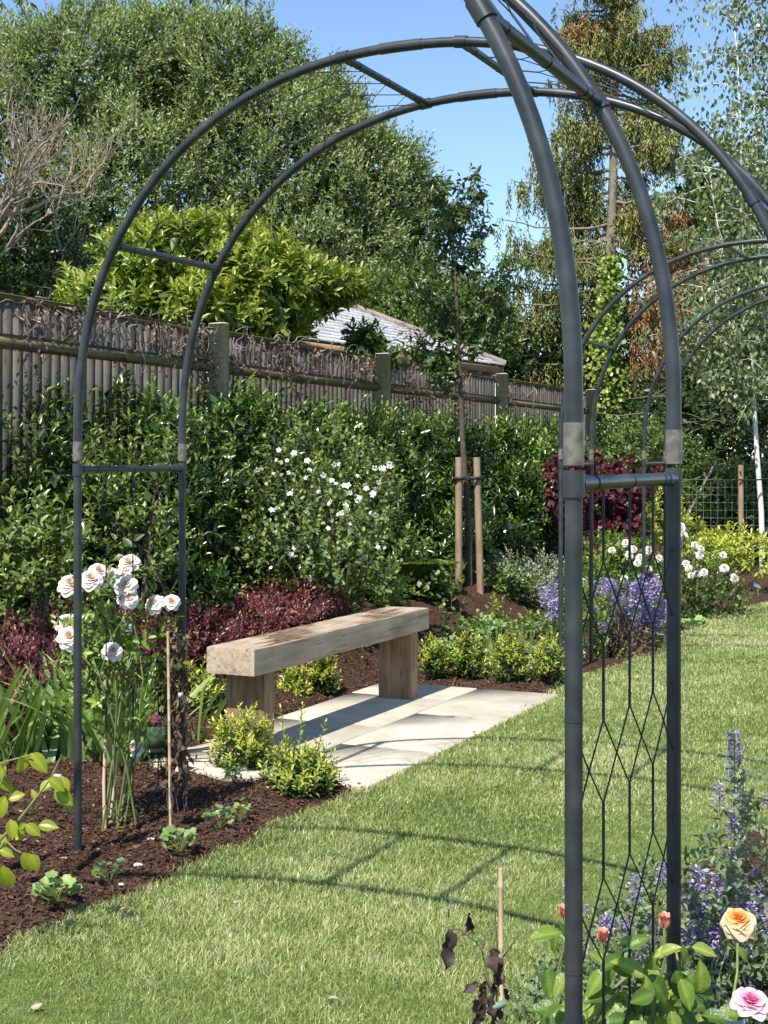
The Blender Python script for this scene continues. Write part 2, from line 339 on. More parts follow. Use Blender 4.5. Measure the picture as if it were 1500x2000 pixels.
M['heuch']=leafmat('seedling_leaf',[(.13,.22,.06),(.22,.32,.1),(.33,.42,.15)],rough=.5,transl=.28)
M['purple']=leafmat('catmint_petal',[(.2,.15,.34),(.33,.26,.47),(.46,.39,.58),(.62,.56,.7)],rough=.6,transl=.3,tmul=(1.1,1,1.2))
M['white']=leafmat('white_petal',[(.72,.66,.55),(.80,.76,.69),(.84,.82,.78)],rough=.5,transl=.3,tmul=(1,.95,.85))
M['cream']=leafmat('cream_rose_petal',[(.74,.56,.40),(.80,.72,.62),(.84,.80,.74),(.86,.84,.80)],rough=.5,transl=.3,tmul=(1.1,.9,.75))
M['peach']=leafmat('peach_rose_petal',[(.78,.30,.06),(.82,.40,.11),(.84,.56,.26),(.86,.74,.5)],rough=.5,transl=.35,tmul=(1.15,.9,.6))
M['pink']=leafmat('pink_rose_petal',[(.72,.22,.36),(.76,.34,.48),(.80,.48,.6),(.84,.62,.7)],rough=.5,transl=.3,tmul=(1.1,.8,.9))
M['bud']=leafmat('rose_bud',[(.62,.16,.13),(.75,.34,.24),(.8,.52,.32)],rough=.5,transl=.25,tmul=(1.2,.8,.6))
M['deadleaf']=leafmat('dead_leaf',[(.022,.012,.011),(.045,.025,.02),(.08,.045,.032)],rough=.65,transl=.1)
M['deadvine']=leafmat('withered_leaf',[(.06,.035,.025),(.11,.065,.045),(.19,.12,.085)],rough=.75,transl=.12)
M['creeper']=leafmat('dead_creeper_leaf',[(.09,.055,.04),(.19,.13,.1),(.4,.3,.23)],rough=.8,transl=.1)
M['twig']=noisemat('pale_twig',[(.3,(.17,.13,.095)),(.7,(.34,.28,.215))],nscale=20,rough=.85,bump=.2,usetint=.3)
M['bark']=noisemat('brown_bark',[(.3,(.05,.035,.024)),(.7,(.13,.10,.07))],nscale=25,rough=.9,bump=.5,bdist=.006,usetint=.25)
M['greybark']=noisemat('grey_bark',[(.3,(.13,.105,.08)),(.7,(.28,.24,.19))],nscale=14,rough=.9,bump=.5,bdist=.01,scale=(1,1,.3))
M['birch']=noisemat('white_birch_bark',[(.3,(.12,.10,.085)),(.4,(.62,.59,.54)),(.8,(.8,.78,.74))],nscale=9,rough=.7,bump=.2,scale=(.5,.5,3))
M['stem']=noisemat('green_stem',[(.3,(.10,.14,.04)),(.7,(.22,.26,.08))],nscale=20,rough=.6,bump=0)
M['redstem']=noisemat('red_stem',[(.3,(.2,.05,.03)),(.7,(.34,.12,.06))],nscale=20,rough=.5,bump=0)
M['cane']=noisemat('bamboo_cane',[(.3,(.40,.29,.16)),(.7,(.62,.5,.32))],nscale=20,rough=.5,bump=.1,scale=(1,1,.1))
M['strap']=noisemat('black_strap',[(.3,(.012,.012,.013)),(.8,(.03,.03,.03))],nscale=40,rough=.6)
M['shingle']=noisemat('pale_shingle',[(.3,(.40,.385,.38)),(.55,(.53,.515,.51)),(.8,(.61,.59,.58))],nscale=7,rough=.85,bump=.3,usetint=.2)
M['ridge']=noisemat('ridge_tile_clay',[(.3,(.24,.18,.15)),(.7,(.38,.3,.25))],nscale=8,rough=.85,usetint=.25)
M['timber']=along('honey_timber',[(.3,(.2,.12,.06)),(.5,(.36,.23,.12)),(.75,(.5,.35,.2))],YAW,stretch=16,nscale=24)
M['steel']=noisemat('brushed_steel',[(.3,(.45,.46,.47)),(.8,(.62,.63,.64))],nscale=14,rough=.3,bump=.05,metal=1.0)
M['label']=noisemat('white_plastic',[(.3,(.35,.35,.34)),(.8,(.5,.5,.49))],nscale=10,rough=.45,bump=0)
M['tagpic']=noisemat('plant_tag_print',[(.4,(.02,.035,.018)),(.6,(.07,.10,.055))],nscale=60,rough=.8,spec=.1,bump=0)
M['tagblack']=noisemat('plant_tag_black',[(.4,(.012,.012,.013)),(.6,(.02,.02,.02))],nscale=30,rough=.9,spec=.05,bump=0)
M['tagred']=noisemat('plant_tag_flower',[(.4,(.14,.012,.035)),(.6,(.3,.05,.1))],nscale=60,rough=.4,bump=0)
M['galv']=noisemat('green_wire',[(.3,(.16,.24,.17)),(.8,(.3,.38,.3))],nscale=10,rough=.5,bump=0)
M['stone']=noisemat('pale_stone',[(.3,(.5,.47,.42)),(.8,(.75,.73,.7))],nscale=30,rough=.8)

# ------------------------------------------------------------------ ground
def sstep(a,b,x):
    t=np.clip((x-a)/(b-a),0,1); return t*t*(3-2*t)
def vnoise(x,y,sc,seed=0):
    r=np.random.default_rng(seed); g=r.random((64,64)); X=x*sc; Y=y*sc
    xi=np.floor(X).astype(int); yi=np.floor(Y).astype(int); fx=X-xi; fy=Y-yi; fx=fx*fx*(3-2*fx); fy=fy*fy*(3-2*fy)
    a=g[xi%64,yi%64]; b=g[(xi+1)%64,yi%64]; c=g[xi%64,(yi+1)%64]; d=g[(xi+1)%64,(yi+1)%64]
    return (a*(1-fx)+b*fx)*(1-fy)+(c*(1-fx)+d*fx)*fy
LE=-2.835                                   # left edge of the lawn (s)
def edge_left(v): return LE+.03*np.sin(v*1.3)+.02*np.sin(v*3.1+1)+.5*sstep(13.5,17,v)
def edge_right(v): return -1.12+.04*np.sin(v*1.1)+.9*sstep(5.6,8.5,v)*0+.0*v+6*sstep(5.8,10,v)
def terr(s,v):
    s=np.asarray(s,float); v=np.asarray(v,float)
    h=.38*sstep(-4.08,-4.95,s)*sstep(5.2,8.2,v)
    h=h+.45*sstep(-5.0,-5.8,s)*.25
    bed=sstep(edge_left(v)+.02,edge_left(v)-.18,s)
    b=(vnoise(s+50,v+50,3.1,1)-.5)*.075+(vnoise(s+50,v+50,9,2)-.5)*.045+(vnoise(s+50,v+50,26,3)-.5)*.022
    onpatio=((s>-4.05)&(s<-2.7)&(v>5.8)&(v<8.68))
    b=np.where(onpatio,-.05,b+.012)
    return h+bed*b
def H(s,v): return float(terr(s,v))
def onground(px,py):                        # ground point with the bed's relief
    z=0.0
    for _ in range(6):
        p=G(px,py,z); s,v=to_sv(p[0],p[1]); z=H(s,v)
    p=G(px,py,z); return p

gmb=MB(); gmb.add([[-900,-300,-.07],[900,-300,-.07],[900,1500,-.07],[-900,1500,-.07]],[[0,1,2,3]])
struct('ground',gmb,M['far'])
def grid(name,s0,s1,v0,v1,ds,dv,zf,mat,clip=None):
    S=np.arange(s0,s1+ds/2,ds); V=np.arange(v0,v1+dv/2,dv); A,B=np.meshgrid(S,V,indexing='ij')
    Z=zf(A,B); X=A*CS+B*SN; Y=-A*SN+B*CS; mb=MB(); nI,nJ=A.shape
    i=np.arange(nI-1)[:,None]*nJ; j=np.arange(nJ-1)[None]
    f=np.stack([i+j,i+nJ+j,i+nJ+j+1,i+j+1],-1).reshape(-1,4)
    mb.add(np.stack([X,Y,Z],-1).reshape(-1,3),f); return struct(name,mb,mat,smooth=True)
grid('flower_bed_soil',-7.2,-2.62,1.6,9.4,.022,.022,lambda a,b:terr(a,b),M['soil'])
grid('border_soil',-8.5,-2.0,9.4,24,.06,.06,lambda a,b:terr(a,b)-.001,M['soil'])
grid('right_bed_soil',-1.16,2.2,.5,7.0,.03,.03,lambda a,b:.01+(vnoise(a+50,b+50,3.1,1)-.5)*.05+(vnoise(a+50,b+50,14,2)-.5)*.035,M['soil'])
# lawn sheet: follows both edges
VV=np.arange(0.5,22.1,.1); lm=MB(); L0=edge_left(VV)-.03; R0=edge_right(VV)+.03; nC=18
tt=np.linspace(0,1,nC); SS=L0[:,None]*(1-tt)+R0[:,None]*tt; V2=np.repeat(VV[:,None],nC,1)
Z=.012+.012*np.sin(SS*1.7)*np.sin(V2*.9); Z[:,0]-=.03; Z[:,-1]-=.03
X=SS*CS+V2*SN; Y=-SS*SN+V2*CS; i=np.arange(len(VV)-1)[:,None]*nC; j=np.arange(nC-1)[None]
lm.add(np.stack([X,Y,Z],-1).reshape(-1,3),np.stack([i+j,i+j+1,i+nC+j+1,i+nC+j],-1).reshape(-1,4))
struct('lawn',lm,M['lawnbase'],smooth=True)

# grass blades, sown more thinly and larger with distance
def sow(n, zmin, zmax):
    u=rng.random(n); p=.75                   # density falls with distance
    d=(zmin**p+(zmax**p-zmin**p)*u)**(1/p)
    px=rng.uniform(-60,1560,n); x=(px-750)/F*d
    s,v=to_sv(x,d); wob=.035*(vnoise(s*0+50,v+50,7,5)-.5)*2+.02*rng.normal(size=n)
    ok=(s>edge_left(v)-.01+wob)&(s<edge_right(v)+wob)
    patio=(s<-2.79)&(v>5.84)&(v<8.64)
    ok&=~(patio&(rng.random(n)>.02))
    return x[ok],d[ok],s[ok],v[ok]
gx,gy,gs,gv=sow(760000,3.2,15.5)
n=len(gx); dist=gy
hgt=rng.uniform(.013,.031,n)*(1+.25*(dist-4)/6).clip(.9,1.5)
patch=vnoise(gs+60,gv+60,1.3,11)*.45+vnoise(gs+60,gv+60,5,12)*.3+vnoise(gs+60,gv+60,17,13)*.25; patch=np.clip((patch-.5)*1.9+.5,0,1)
hgt*=.75+.5*patch
lean=randdir(n); lean[:,2]=0; lean=lean*rng.uniform(.15,1.25,n)[:,None]+np.array([.1,.1,0])
up=nrm(lean+np.array([0,0,1.0])); side=nrm(np.cross(up,randdir(n)))
wd=rng.uniform(.0010,.0018,n)*(dist/4).clip(.9,4)
P0=np.stack([gx,gy,np.full(n,.008)],1); mid=P0+up*(hgt*.55)[:,None]; tip=mid+nrm(up+lean*.7)*(hgt*.5)[:,None]
V=np.stack([P0-side*wd[:,None],P0+side*wd[:,None],mid+side*wd[:,None]*.8,mid-side*wd[:,None]*.8,tip],1).reshape(-1,3)
b0=np.arange(n)[:,None]*5
tn=np.stack([np.clip(.18+.55*patch+rng.normal(size=n)*.24,0,1),rng.random(n),rng.random(n)],1)
gm=MB(); gm.add(V,np.concatenate([b0+np.array([[0,1,2,]]),b0+np.array([[0,2,3]]),b0+np.array([[3,2,4]])]),np.repeat(tn,5,0))
struct('grass',gm,M['grass'],kind='stuff',label='short sunlit lawn grass with pale dry blades',cat='grass')

# bark chips
def chips(n, s0,s1,v0,v1, name, label):
    s=rng.uniform(s0,s1,n); u=rng.random(n); v=v0+(v1-v0)*u**1.5
    ok=(s<edge_left(v)-.005)|(s>-1.14); ok&=~((s>-4.03)&(s<-2.78)&(v>5.82)&(v<8.66)&(rng.random(n)>.004))
    s,v=s[ok],v[ok]; n=len(s); z=terr(s,v)+rng.uniform(.0,.010,n) if s1<-2 else .012+rng.uniform(0,.02,n)
    P=np.stack([s*CS+v*SN,-s*SN+v*CS,z],1); D=randdir(n); D[:,2]*=.35; N=randdir(n)*.6+np.array([0,0,1.])
    L=rng.uniform(.007,.03,n)*rng.uniform(.6,1.2,n); t=rng.random((n,3)); t[:,0]=np.clip(rng.beta(2,3.2,n)*.85,0,1); t[rng.random(n)<.012,0]=1.0
    mb=MB(); leaves(mb,P,D,N,L,L*rng.uniform(.18,.5,n),T_ST,t,flat=.25)
    struct(name,mb,M['chip'],kind='stuff',label=label,cat='bark mulch')
chips(120000,-4.6,-2.6,3.0,9.4,'bark_mulch','dark brown shredded bark mulch over the left flower bed')
chips(26000,-5.2,-2.3,8.7,17,'bark_mulch','brown bark mulch around the far border plants')
chips(9000,-1.14,1.0,1.8,6.6,'bark_mulch','bark mulch beneath the catmint on the right')

# ------------------------------------------------------------------ patio
pt=thing('patio','pale sandstone patio slabs beneath the oak bench','patio',SV(-3.3,7.3,0))
mb=MB(); box(mb,SV(-3.405,7.24,-.024),(1.22,2.79,.05),ax=np.array([[CS,-SN,0],[SN,CS,0],[0,0,1]])); part('mortar_bed',mb,M['joint'],pt)
AX=np.array([[CS,-SN,0],[SN,CS,0],[0,0,1]])
def slab(s0,s1,v0,v1):
    mb=MB(); g=.0045; box(mb,SV((s0+s1)/2,(v0+v1)/2,-.008+rng.uniform(0,.0015)),(s1-s0-2*g,v1-v0-2*g,.05),ax=AX,t=[rng.random(),.5,.5],bev=.004)
    part('paving_slab',mb,M['slab'],pt)
for a,b in ((5.84,6.67),(6.67,7.645),(7.645,8.64)): slab(-3.35,-2.79,a,b)
for a,b in ((5.84,6.2),(6.2,7.18),(7.18,8.15),(8.15,8.64)): slab(-4.02,-3.35,a,b)
fp=thing('far_patio','corner of a pale paved area at the far end of the lawn','paving',SV(-2.0,15.2,0))
for i in range(2):
    mb=MB(); box(mb,SV(-1.95+.9*i,15.3,-.003),(.885,1.4,.06),ax=AX,t=[rng.random(),.5,.5],bev=.004); part('paving_slab',mb,M['slab'],fp)

# ------------------------------------------------------------------ bench
def rough_box(c,size,nx,ny,nz,amp,bev):
    """box subdivided and slightly uneven, edges eased"""
    me_v=[];me_f=[];mb=MB()
    hx,hy,hz=np.array(size)/2
    def face(o,u,v,nu,nv):
        a=np.linspace(-1,1,nu+1);b=np.linspace(-1,1,nv+1);A,B=np.meshgrid(a,b,indexing='ij')
        p=np.array(o)+A[...,None]*np.array(u)+B[...,None]*np.array(v); p=p.reshape(-1,3)
        i=np.arange(nu)[:,None]*(nv+1);j=np.arange(nv)[None]
        return p,np.stack([i+j,i+nv+1+j,i+nv+2+j,i+j+1],-1).reshape(-1,4)
    H3=np.array([hx,hy,hz])
    for o,u,v,nu,nv in (((hx,0,0),(0,hy,0),(0,0,hz),ny,nz),((-hx,0,0),(0,0,hz),(0,hy,0),nz,ny),((0,hy,0),(0,0,hz),(hx,0,0),nz,nx),
                        ((0,-hy,0),(hx,0,0),(0,0,hz),nx,nz),((0,0,hz),(hx,0,0),(0,hy,0),nx,ny),((0,0,-hz),(0,hy,0),(hx,0,0),ny,nx)):
        p,f=face(o,u,v,nu,nv)
        q=p.copy(); cl=np.clip(q,-(H3-bev),(H3-bev)); d=q-cl; l=np.linalg.norm(d,axis=1,keepdims=True); q=np.where(l>1e-9,cl+d/np.maximum(l,1e-9)*bev,q)
        w=amp*np.stack([np.sin(p[:,1]*7+p[:,2]*13),0*p[:,0],np.sin(p[:,1]*5+p[:,0]*9+1)+.4*np.sin(p[:,1]*23)],1)
        mb.add((q+w)@AX+np.asarray(c),f)
    return mb
bn=thing('oak_bench','chunky weathered oak beam bench on two square legs, standing on the patio','bench',SV(-3.667,7.18,0))
b=rough_box(SV(-3.667,7.18,.496),(.276,2.17,.134),10,60,6,.0016,.007)
part('seat',b,M['oak'],bn,smooth=True)
for v in (6.29,8.10):
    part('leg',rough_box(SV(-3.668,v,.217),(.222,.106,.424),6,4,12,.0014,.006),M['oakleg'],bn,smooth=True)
mb=MB()                                      # drying cracks standing as thin dark wedges in the near end grain and front
def crack(p0,p1,w):
    p0=np.array(p0);p1=np.array(p1); k=5; pts=np.array([p0+(p1-p0)*t for t in np.linspace(0,1,k)]); pts[1:-1]+=rng.normal(size=(k-2,3))*.002*np.array([1,.2,1])
    tube(mb,pts,np.array([.2,1,.8,.6,.15])*w,n=4,cap=False)
for i in range(9):
    a=rng.uniform(0.2,2.9); r0=rng.uniform(.012,.03); r1=r0+rng.uniform(.012,.035)
    c0=(-3.70,.47); p=lambda r:SV(np.clip(c0[0]+r*math.cos(a),-3.79,-3.54),6.0957,np.clip(c0[1]+r*math.sin(a)*.9,.437,.56))
    crack(p(r0),p(r1),.0006)
for i in range(4):
    s_=-3.56-.03*i+rng.uniform(-.006,.006); z0=.561; crack(SV(s_,6.0955,z0-.002),SV(s_-.004,6.0955,z0-rng.uniform(.03,.07)),.0010)
for i in range(6):
    v=7.5+rng.uniform(-.1,.6); z=rng.uniform(.46,.54); crack(SV(-3.5302,v,z),SV(-3.5302,v+rng.uniform(.06,.2),z+rng.uniform(-.01,.01)),.0012)
part('drying_crack',mb,M['strap'],bn)
mb=MB()                                      # saw-cut ridges of the top, near-parallel grooves
for i in range(26):
    s_=-3.795+i*.0102; v0=6.12+rng.uniform(0,.5); v1=8.24-rng.uniform(0,.5)
    tube(mb,np.array([SV(s_+.0022*math.sin(k*1.7+i),v0+(v1-v0)*k/14,.5628+.0007*math.sin(k*2.1+i)) for k in range(15)]),.0011,n=4,cap=False)
part('grain_ridge',mb,M['oakleg'],bn,kind='stuff')

# ------------------------------------------------------------------ garden arches
def make_arch(label, sl, v0, side, R, dep, tags, detail=1, zoff=0):
    """sl = s of the reference leg; side=+1 if the hoop goes to larger s. h0 = springing height"""
    h0=CAMH+.10; asp=.965; ex=.92; bar=CAMH-.045; rad=.0155
    base=SV(sl,v0,0); t=thing('garden_arch',label,'garden arch',base,'dark metal rose arches')
    th=np.linspace(0,np.pi,73 if detail else 41)
    def pos(a,w):                              # a = angle 0..pi, w = metres along the path
        ct=np.sign(np.cos(a))*np.abs(np.cos(a))**ex; st=np.abs(np.sin(a))**ex
        return SV(sl+side*R*(1-ct),v0+w,h0+R*asp*st)
    nrm_at=lambda a: nrm(pos(a+.01,0)-pos(a-.01,0))
    ns=20 if detail else 10
    for w in (0,dep):
        for sd_ in (0,1):
            s_=sl+side*2*R*sd_
            m=MB(); tube(m,[SV(s_,v0+w,-.15),SV(s_,v0+w,.6),SV(s_,v0+w,bar+.01)],rad,n=ns); post=part('post',m,M['metal'],t,smooth=True)
            m=MB(); lz=CAMH-.045; tube(m,[SV(s_,v0+w,lz-.023),SV(s_,v0+w,lz+.023)],rad+.0035,n=ns); sub('collar',m,M['metal'],t,post,smooth=True)
            if detail:
                for hz in (1.05,.62):
                    m=MB(); tube(m,[SV(s_,v0+w,hz-.0015),SV(s_,v0+w,hz+.0015)],rad+.0009,n=ns); sub('cable_tie',m,M['metal'],t,post)
        # two half hoops joined by a sleeve at the apex
        for hf in (0,1):
            aa=th[:len(th)//2+1] if hf==0 else th[len(th)//2:]
            pts=np.array([pos(a,w) for a in aa]); s_=sl+side*2*R*hf
            ends=np.array([SV(s_,v0+w,bar+.03),SV(s_,v0+w,bar+.075),SV(s_,v0+w,h0-.02)])
            pts=np.concatenate([ends,pts[1:]]) if hf==0 else np.concatenate([pts[:-1],ends[::-1]])
            m=MB(); tube(m,pts,rad+.0012,n=ns); part('hoop',m,M['metal'],t,smooth=True)
            m=MB(); tube(m,[SV(s_,v0+w,bar+.032),SV(s_,v0+w,bar+.07),SV(s_,v0+w,bar+.105)],[rad+.0026,rad+.003,rad+.0024],n=ns); part('tape',m,M['tape'],t,smooth=True,label='cloudy weathered tape wound round the joint')
        m=MB(); tube(m,[pos(a,w) for a in np.linspace(np.pi/2-.045,np.pi/2+.045,5)],rad+.0032,n=ns); part('sleeve',m,M['metal'],t,smooth=True)
    # crossbars: shoulder, first rung, two by the apex, and the mirror ones
    A1=.53; A2=np.pi/2-.14
    bars=[('s',0),('s',1)]+[('a',x) for x in (A1,A2,np.pi-A2,np.pi-A1)]
    for k,x in bars:
        if k=='s':
            s_=sl+side*2*R*x; p0,p1=SV(s_,v0,bar),SV(s_,v0+dep,bar)
        else: p0,p1=pos(x,0),pos(x,dep)
        m=MB(); tube(m,[p0,(p0+p1)/2,p1],rad*.86,n=ns); cb=part('crossbar',m,M['metal'],t,smooth=True)
        if k=='a':
            for w,pp in ((0,p0),(dep,p1)):
                tg=nrm_at(x); m=MB(); tube(m,[pp-tg*.022,pp+tg*.022],rad+.0048,n=ns); sub('collar',m,M['metal'],t,cb,smooth=True)
        d=nrm(p1-p0)
        for e,sg in ((p0,1),(p1,-1)):
            m=MB(); tube(m,[e+d*sg*.02,e+d*sg*.075],rad*.86+.0022,n=ns); sub('socket',m,M['metal'],t,cb,smooth=True)
        if detail:
            for q in (.16,.5,.84):
                m=MB(); pp=p0+(p1-p0)*q; tube(m,[pp-d*.0015,pp+d*.0015],rad*.86+.0012,n=ns); sub('cable_tie',m,M['strap'],t,cb)
    # wire mesh: elongated hexagons
    def meshpanel(fn, length, mk=.0021):
        m=MB(); vs,ds=.155,.175; per=vs+ds; ncol=4; cw=dep/ncol; rows=int(length/per)+1; sc=length/(rows*per)
        P=lambda w,l: fn(np.clip(w,0.012,dep-.012),min(max(l,0),length))
        for r in range(rows):
            y0=r*per*sc; y1=y0+vs*sc; y2=(r+1)*per*sc
            for c in range(ncol+1):
                w=c*cw
                if 0<c<ncol:
                    tube(m,[P(w,y0),P(w,(y0+y1)/2),P(w,y1)],mk*1.35,n=5,cap=False)
                for dc in (-1,1):
                    c2=c+dc
                    if 0<=c2<=ncol and (0<c<ncol or 0<c2<ncol):
                        tube(m,[P(w+dc*cw*q,y1+(y2-y1)*q) for q in (0,.5,1)],mk*.85,n=4,cap=False)
        return m
    for sd_ in (0,1):
        s_=sl+side*2*R*sd_
        if ('side',sd_) in tags:
            part('wire_mesh',meshpanel(lambda w,l:SV(s_,v0+w,bar-.01-l),1.44),M['wire'],t)
    for (a,b,key) in ((A1,A2,'up0'),(np.pi-A2,np.pi-A1,'up1')):
        if key in tags:
            L_=R*(b-a); part('wire_mesh',meshpanel(lambda w,l:pos(a+(b-a)*l/L_,w)-np.array([0,0,.006]),L_,.0021),M['wire'],t)
    return t
make_arch('dark metal rose arch framing the bench, its left posts standing in the left flower bed',-3.33,4.426,1,1.336,.7175,{('side',0),('side',1),'up0','up1'})
make_arch('nearest dark metal rose arch, its thick right-hand posts in the foreground',-.743,2.369,-1,1.336,.7175,{('side',0),('side',1),'up0','up1'})
pA=np.array([1.2,9.77]); sA,vA=to_sv(*pA); pB=np.array([2.127,11.77]); sB,vB=to_sv(*pB)
make_arch('slender dark rose arch beyond the bench, left posts beside the purple catmint',sA,vA,1,1.336,.7175,{('side',0),'up0','up1'},detail=0)
make_arch('farthest dark rose arch, seen through the foreground posts, in front of the purple-leaved shrub',sB,vB,1,1.336,.7175,{('side',0),'up0','up1'},detail=0)

# ------------------------------------------------------------------ fence
FP=[np.array([-2.64,7.75]),np.array([-1.312,11.0]),np.array([-.0606,14.18]),np.array([1.389,17.57]),np.array([3.07,21.66])]
TOP=2.47
fc=thing('board_fence','grey closeboard fence with concrete posts along the back of the bed','fence',(FP[0][0],FP[0][1],.3))
bmd=MB()
def frame2(a,b):
    d=(b-a)/np.linalg.norm(b-a); nn=np.array([d[1],-d[0]]); return d,nn
box(bmd,(0,0,0),(.1,.016,1.95),bev=0)
v=bmd.v[0].copy(); v[:,1]*=np.where(v[:,0]>0,1.0,.45); bmd.v[0]=v
board_me=bmd.mesh('board',M['fence'])
for k in range(4):
    a,b=FP[k],FP[k+1]; d,nn=frame2(a,b); Lb=np.linalg.norm(b-a)
    ax=np.array([[d[0],d[1],0],[nn[0],nn[1],0],[0,0,1]]); yaw=math.atan2(d[1],d[0])
    nb=int((Lb-.12)/.098)
    for i in range(nb):
        q=a+d*(.09+i*(Lb-.16)/nb); zz=TOP-.99+rng.uniform(-.006,.004)
        o=link('board',board_me,fc,(q[0]-FP[0][0],q[1]-FP[0][1],zz-.3)); o.rotation_euler=(rng.uniform(-.004,.004),rng.uniform(-.006,.006),yaw+.06+rng.uniform(-.02,.02))
    mid=(a+b)/2
    m=MB(); c=np.array([mid[0],mid[1],TOP+.0]); box(m,c,(Lb-.13,.055,.03),ax=ax,bev=.004); part('capping_rail',m,M['rail'],fc)
    for hz in (TOP-.27,TOP-1.15):               # arris rails, triangular
        m=MB(); e0=a+d*.06;e1=b-d*.06
        prof=[(0.012,-.05),(.072,-.018),(.012,.045)]
        V=[[*(e+nn*x),hz+z] for e in (e0,e1) for x,z in prof]
        m.add(V,[[0,1,4,3],[1,2,5,4],[2,0,3,5]]); m.f.append(np.array([[0,2,1],[3,4,5]])); part('arris_rail',m,M['rail'],fc)
for k,p in enumerate(FP):
    m=MB(); a=FP[max(k-1,0)]; b=FP[min(k+1,4)]; d,nn=frame2(a,b); ax=np.array([[d[0],d[1],0],[nn[0],nn[1],0],[0,0,1]])
    box(m,(p[0]+nn[0]*.055,p[1]+nn[1]*.055,1.25),(.088,.14,2.56),ax=ax,bev=.008); V=m.v[0]; hi=V[:,2]>2.5
    V[hi,2]-=.03*(np.abs((V[hi,:2]-p)@d)>.045)
    part('concrete_post',m,M['concrete'],fc)
# dead creeper on the fence
def creeper(label,k,u0,u1,nt_,nl_,patches):
    a,b=FP[k],FP[k+1]; d,nn=frame2(a,b); Lb=np.linalg.norm(b-a); P3=lambda u,off,z:np.array([*(a+d*(u*Lb)+nn*off),z])
    t=thing('dead_creeper',label,'dead creeper',P3((u0+u1)/2,.03,TOP-.2)); m=MB(); lf=MB()
    for i in range(nt_):
        u=rng.uniform(u0,u1); z=TOP-abs(rng.normal())*.14+.03; p=P3(u,rng.uniform(.02,.07),z); dd=nrm(np.array([d[0]*rng.normal(),d[1]*rng.normal(),rng.normal()*.45])); pts=[p]
        for j in range(7):
            dd=nrm(dd+randdir(1)[0]*.55+np.array([0,0,-.08])); q=pts[-1]+dd*rng.uniform(.03,.07); off=(q[:2]-a)@nn; q[:2]+=nn*(np.clip(off,.02,.09)-off); q[2]=min(q[2],TOP+.08); pts.append(q)
        tube(m,pts,np.linspace(.006,.002,8)*rng.uniform(.5,1.2),n=4,cap=False,t=[rng.random(),.5,.5])
    n=nl_; cl_=rng.uniform(u0,u1,max(3,nl_//45)); u=cl_[rng.integers(len(cl_),size=n)]+rng.normal(size=n)*.022; u=np.clip(u,u0-.02,u1+.01); z=TOP-np.abs(rng.normal(size=n))*.13
    pu=[];pz=[]
    for (c,w,z1,cnt) in patches:
        pu.append(c+rng.normal(size=cnt)*w); pz.append(TOP-rng.uniform(.15,z1,cnt))
    u=np.concatenate([u]+pu); z=np.concatenate([z]+pz); n=len(u)
    P=np.stack([a[0]+d[0]*u*Lb,a[1]+d[1]*u*Lb,z],1)+np.r_[nn,0]*rng.uniform(.03,.1,n)[:,None]
    tt=rng.random((n,3)); tt[nl_:,0]*=.35
    leaves(lf,P,randdir(n)+np.array([0,0,-.8]),randdir(n)+np.r_[nn,0]*1.2,rng.uniform(.02,.05,n),rng.uniform(.015,.035,n),T_RH,tt)
    part('twig',m,M['twig'],t,kind='stuff'); part('withered_leaf',lf,M['creeper'],t,kind='stuff')
creeper('dried creeper tangled along the top of the leftmost fence bay',0,.3,1.0,90,420,[(.95,.03,1.1,420),(.62,.02,.9,60),(.3,.03,.9,90)])
creeper('thick dead creeper stems over the fence between the first and second concrete posts',1,.04,.9,85,380,[(.1,.04,1.0,420),(.42,.03,1.0,180),(.26,.03,.9,110)])
creeper('sparse dead creeper hanging on the fence bay behind the young tree',2,.05,.95,30,130,[(.22,.05,1.0,600),(.36,.04,.9,350),(.6,.05,.9,350)])
creeper('wisps of dry creeper on the last fence bay at the right',3,.05,.9,24,80,[(.06,.03,1.0,260)])

# ------------------------------------------------------------------ pavilion behind the fence
dr=np.array([.489,.872]); nb_=np.array([-.872,.489]); E2=np.array([1.632,19.5]); EH=2.74; RUN=1.545; RISE=.73; RL=7.0
pv=thing('timber_pavilion','timber pavilion with a pale tiled hip roof behind the fence','pavilion',(E2[0]-dr[0]*3,E2[1]-dr[1]*3,0))
def RP(l,r,off=0):                             # l metres back along the eave from the right corner, r = 0 eave .. 1 ridge
    q=E2-dr*l+nb_*RUN*r; nz=np.array([-nb_[0]*RISE,-nb_[1]*RISE,RUN]); nz/=np.linalg.norm(nz)
    return np.array([q[0],q[1],EH+RISE*r])+nz*off
ROWS=13; nsh=0
sh_w=.27
for r in range(ROWS):
    r0=r/ROWS; r1=(r+1.25)/ROWS; lmin=RUN*r0+.02; l=lmin-rng.uniform(0,.1)
    while l<RL-lmin:
        w=sh_w*rng.uniform(.92,1.06)
        if nsh<300 and l<5.4:
            m=MB(); l0=max(l,lmin); l1=l+w-.008; jit=rng.uniform(0,.004)
            if l1>l0+.03:
                a_,b_,c_,d_=RP(l0,r0,.034+jit),RP(l1,r0,.034+jit),RP(l1,min(r1,1),.010),RP(max(l0,RUN*min(r1,1)*.0+l0),min(r1,1),.010)
                lo=[q-np.array([0,0,.022]) for q in (a_,b_)]
                m.add([a_,b_,c_,d_,lo[0],lo[1]],[[0,3,2,1],[0,1,5,4]],[rng.random(),.5,.5]); part('shingle',m,M['shingle'],pv); nsh+=1
        l+=w
m=MB(); rz=EH+RISE                              # the deck under the shingles and the other three slopes
e=[np.array([*(E2),EH]),np.array([*(E2-dr*RL),EH]),np.array([*(E2-dr*RL+nb_*2*RUN),EH]),np.array([*(E2+nb_*2*RUN),EH])]
rg=[np.array([*(E2-dr*RUN+nb_*RUN),rz]),np.array([*(E2-dr*(RL-RUN)+nb_*RUN),rz])]
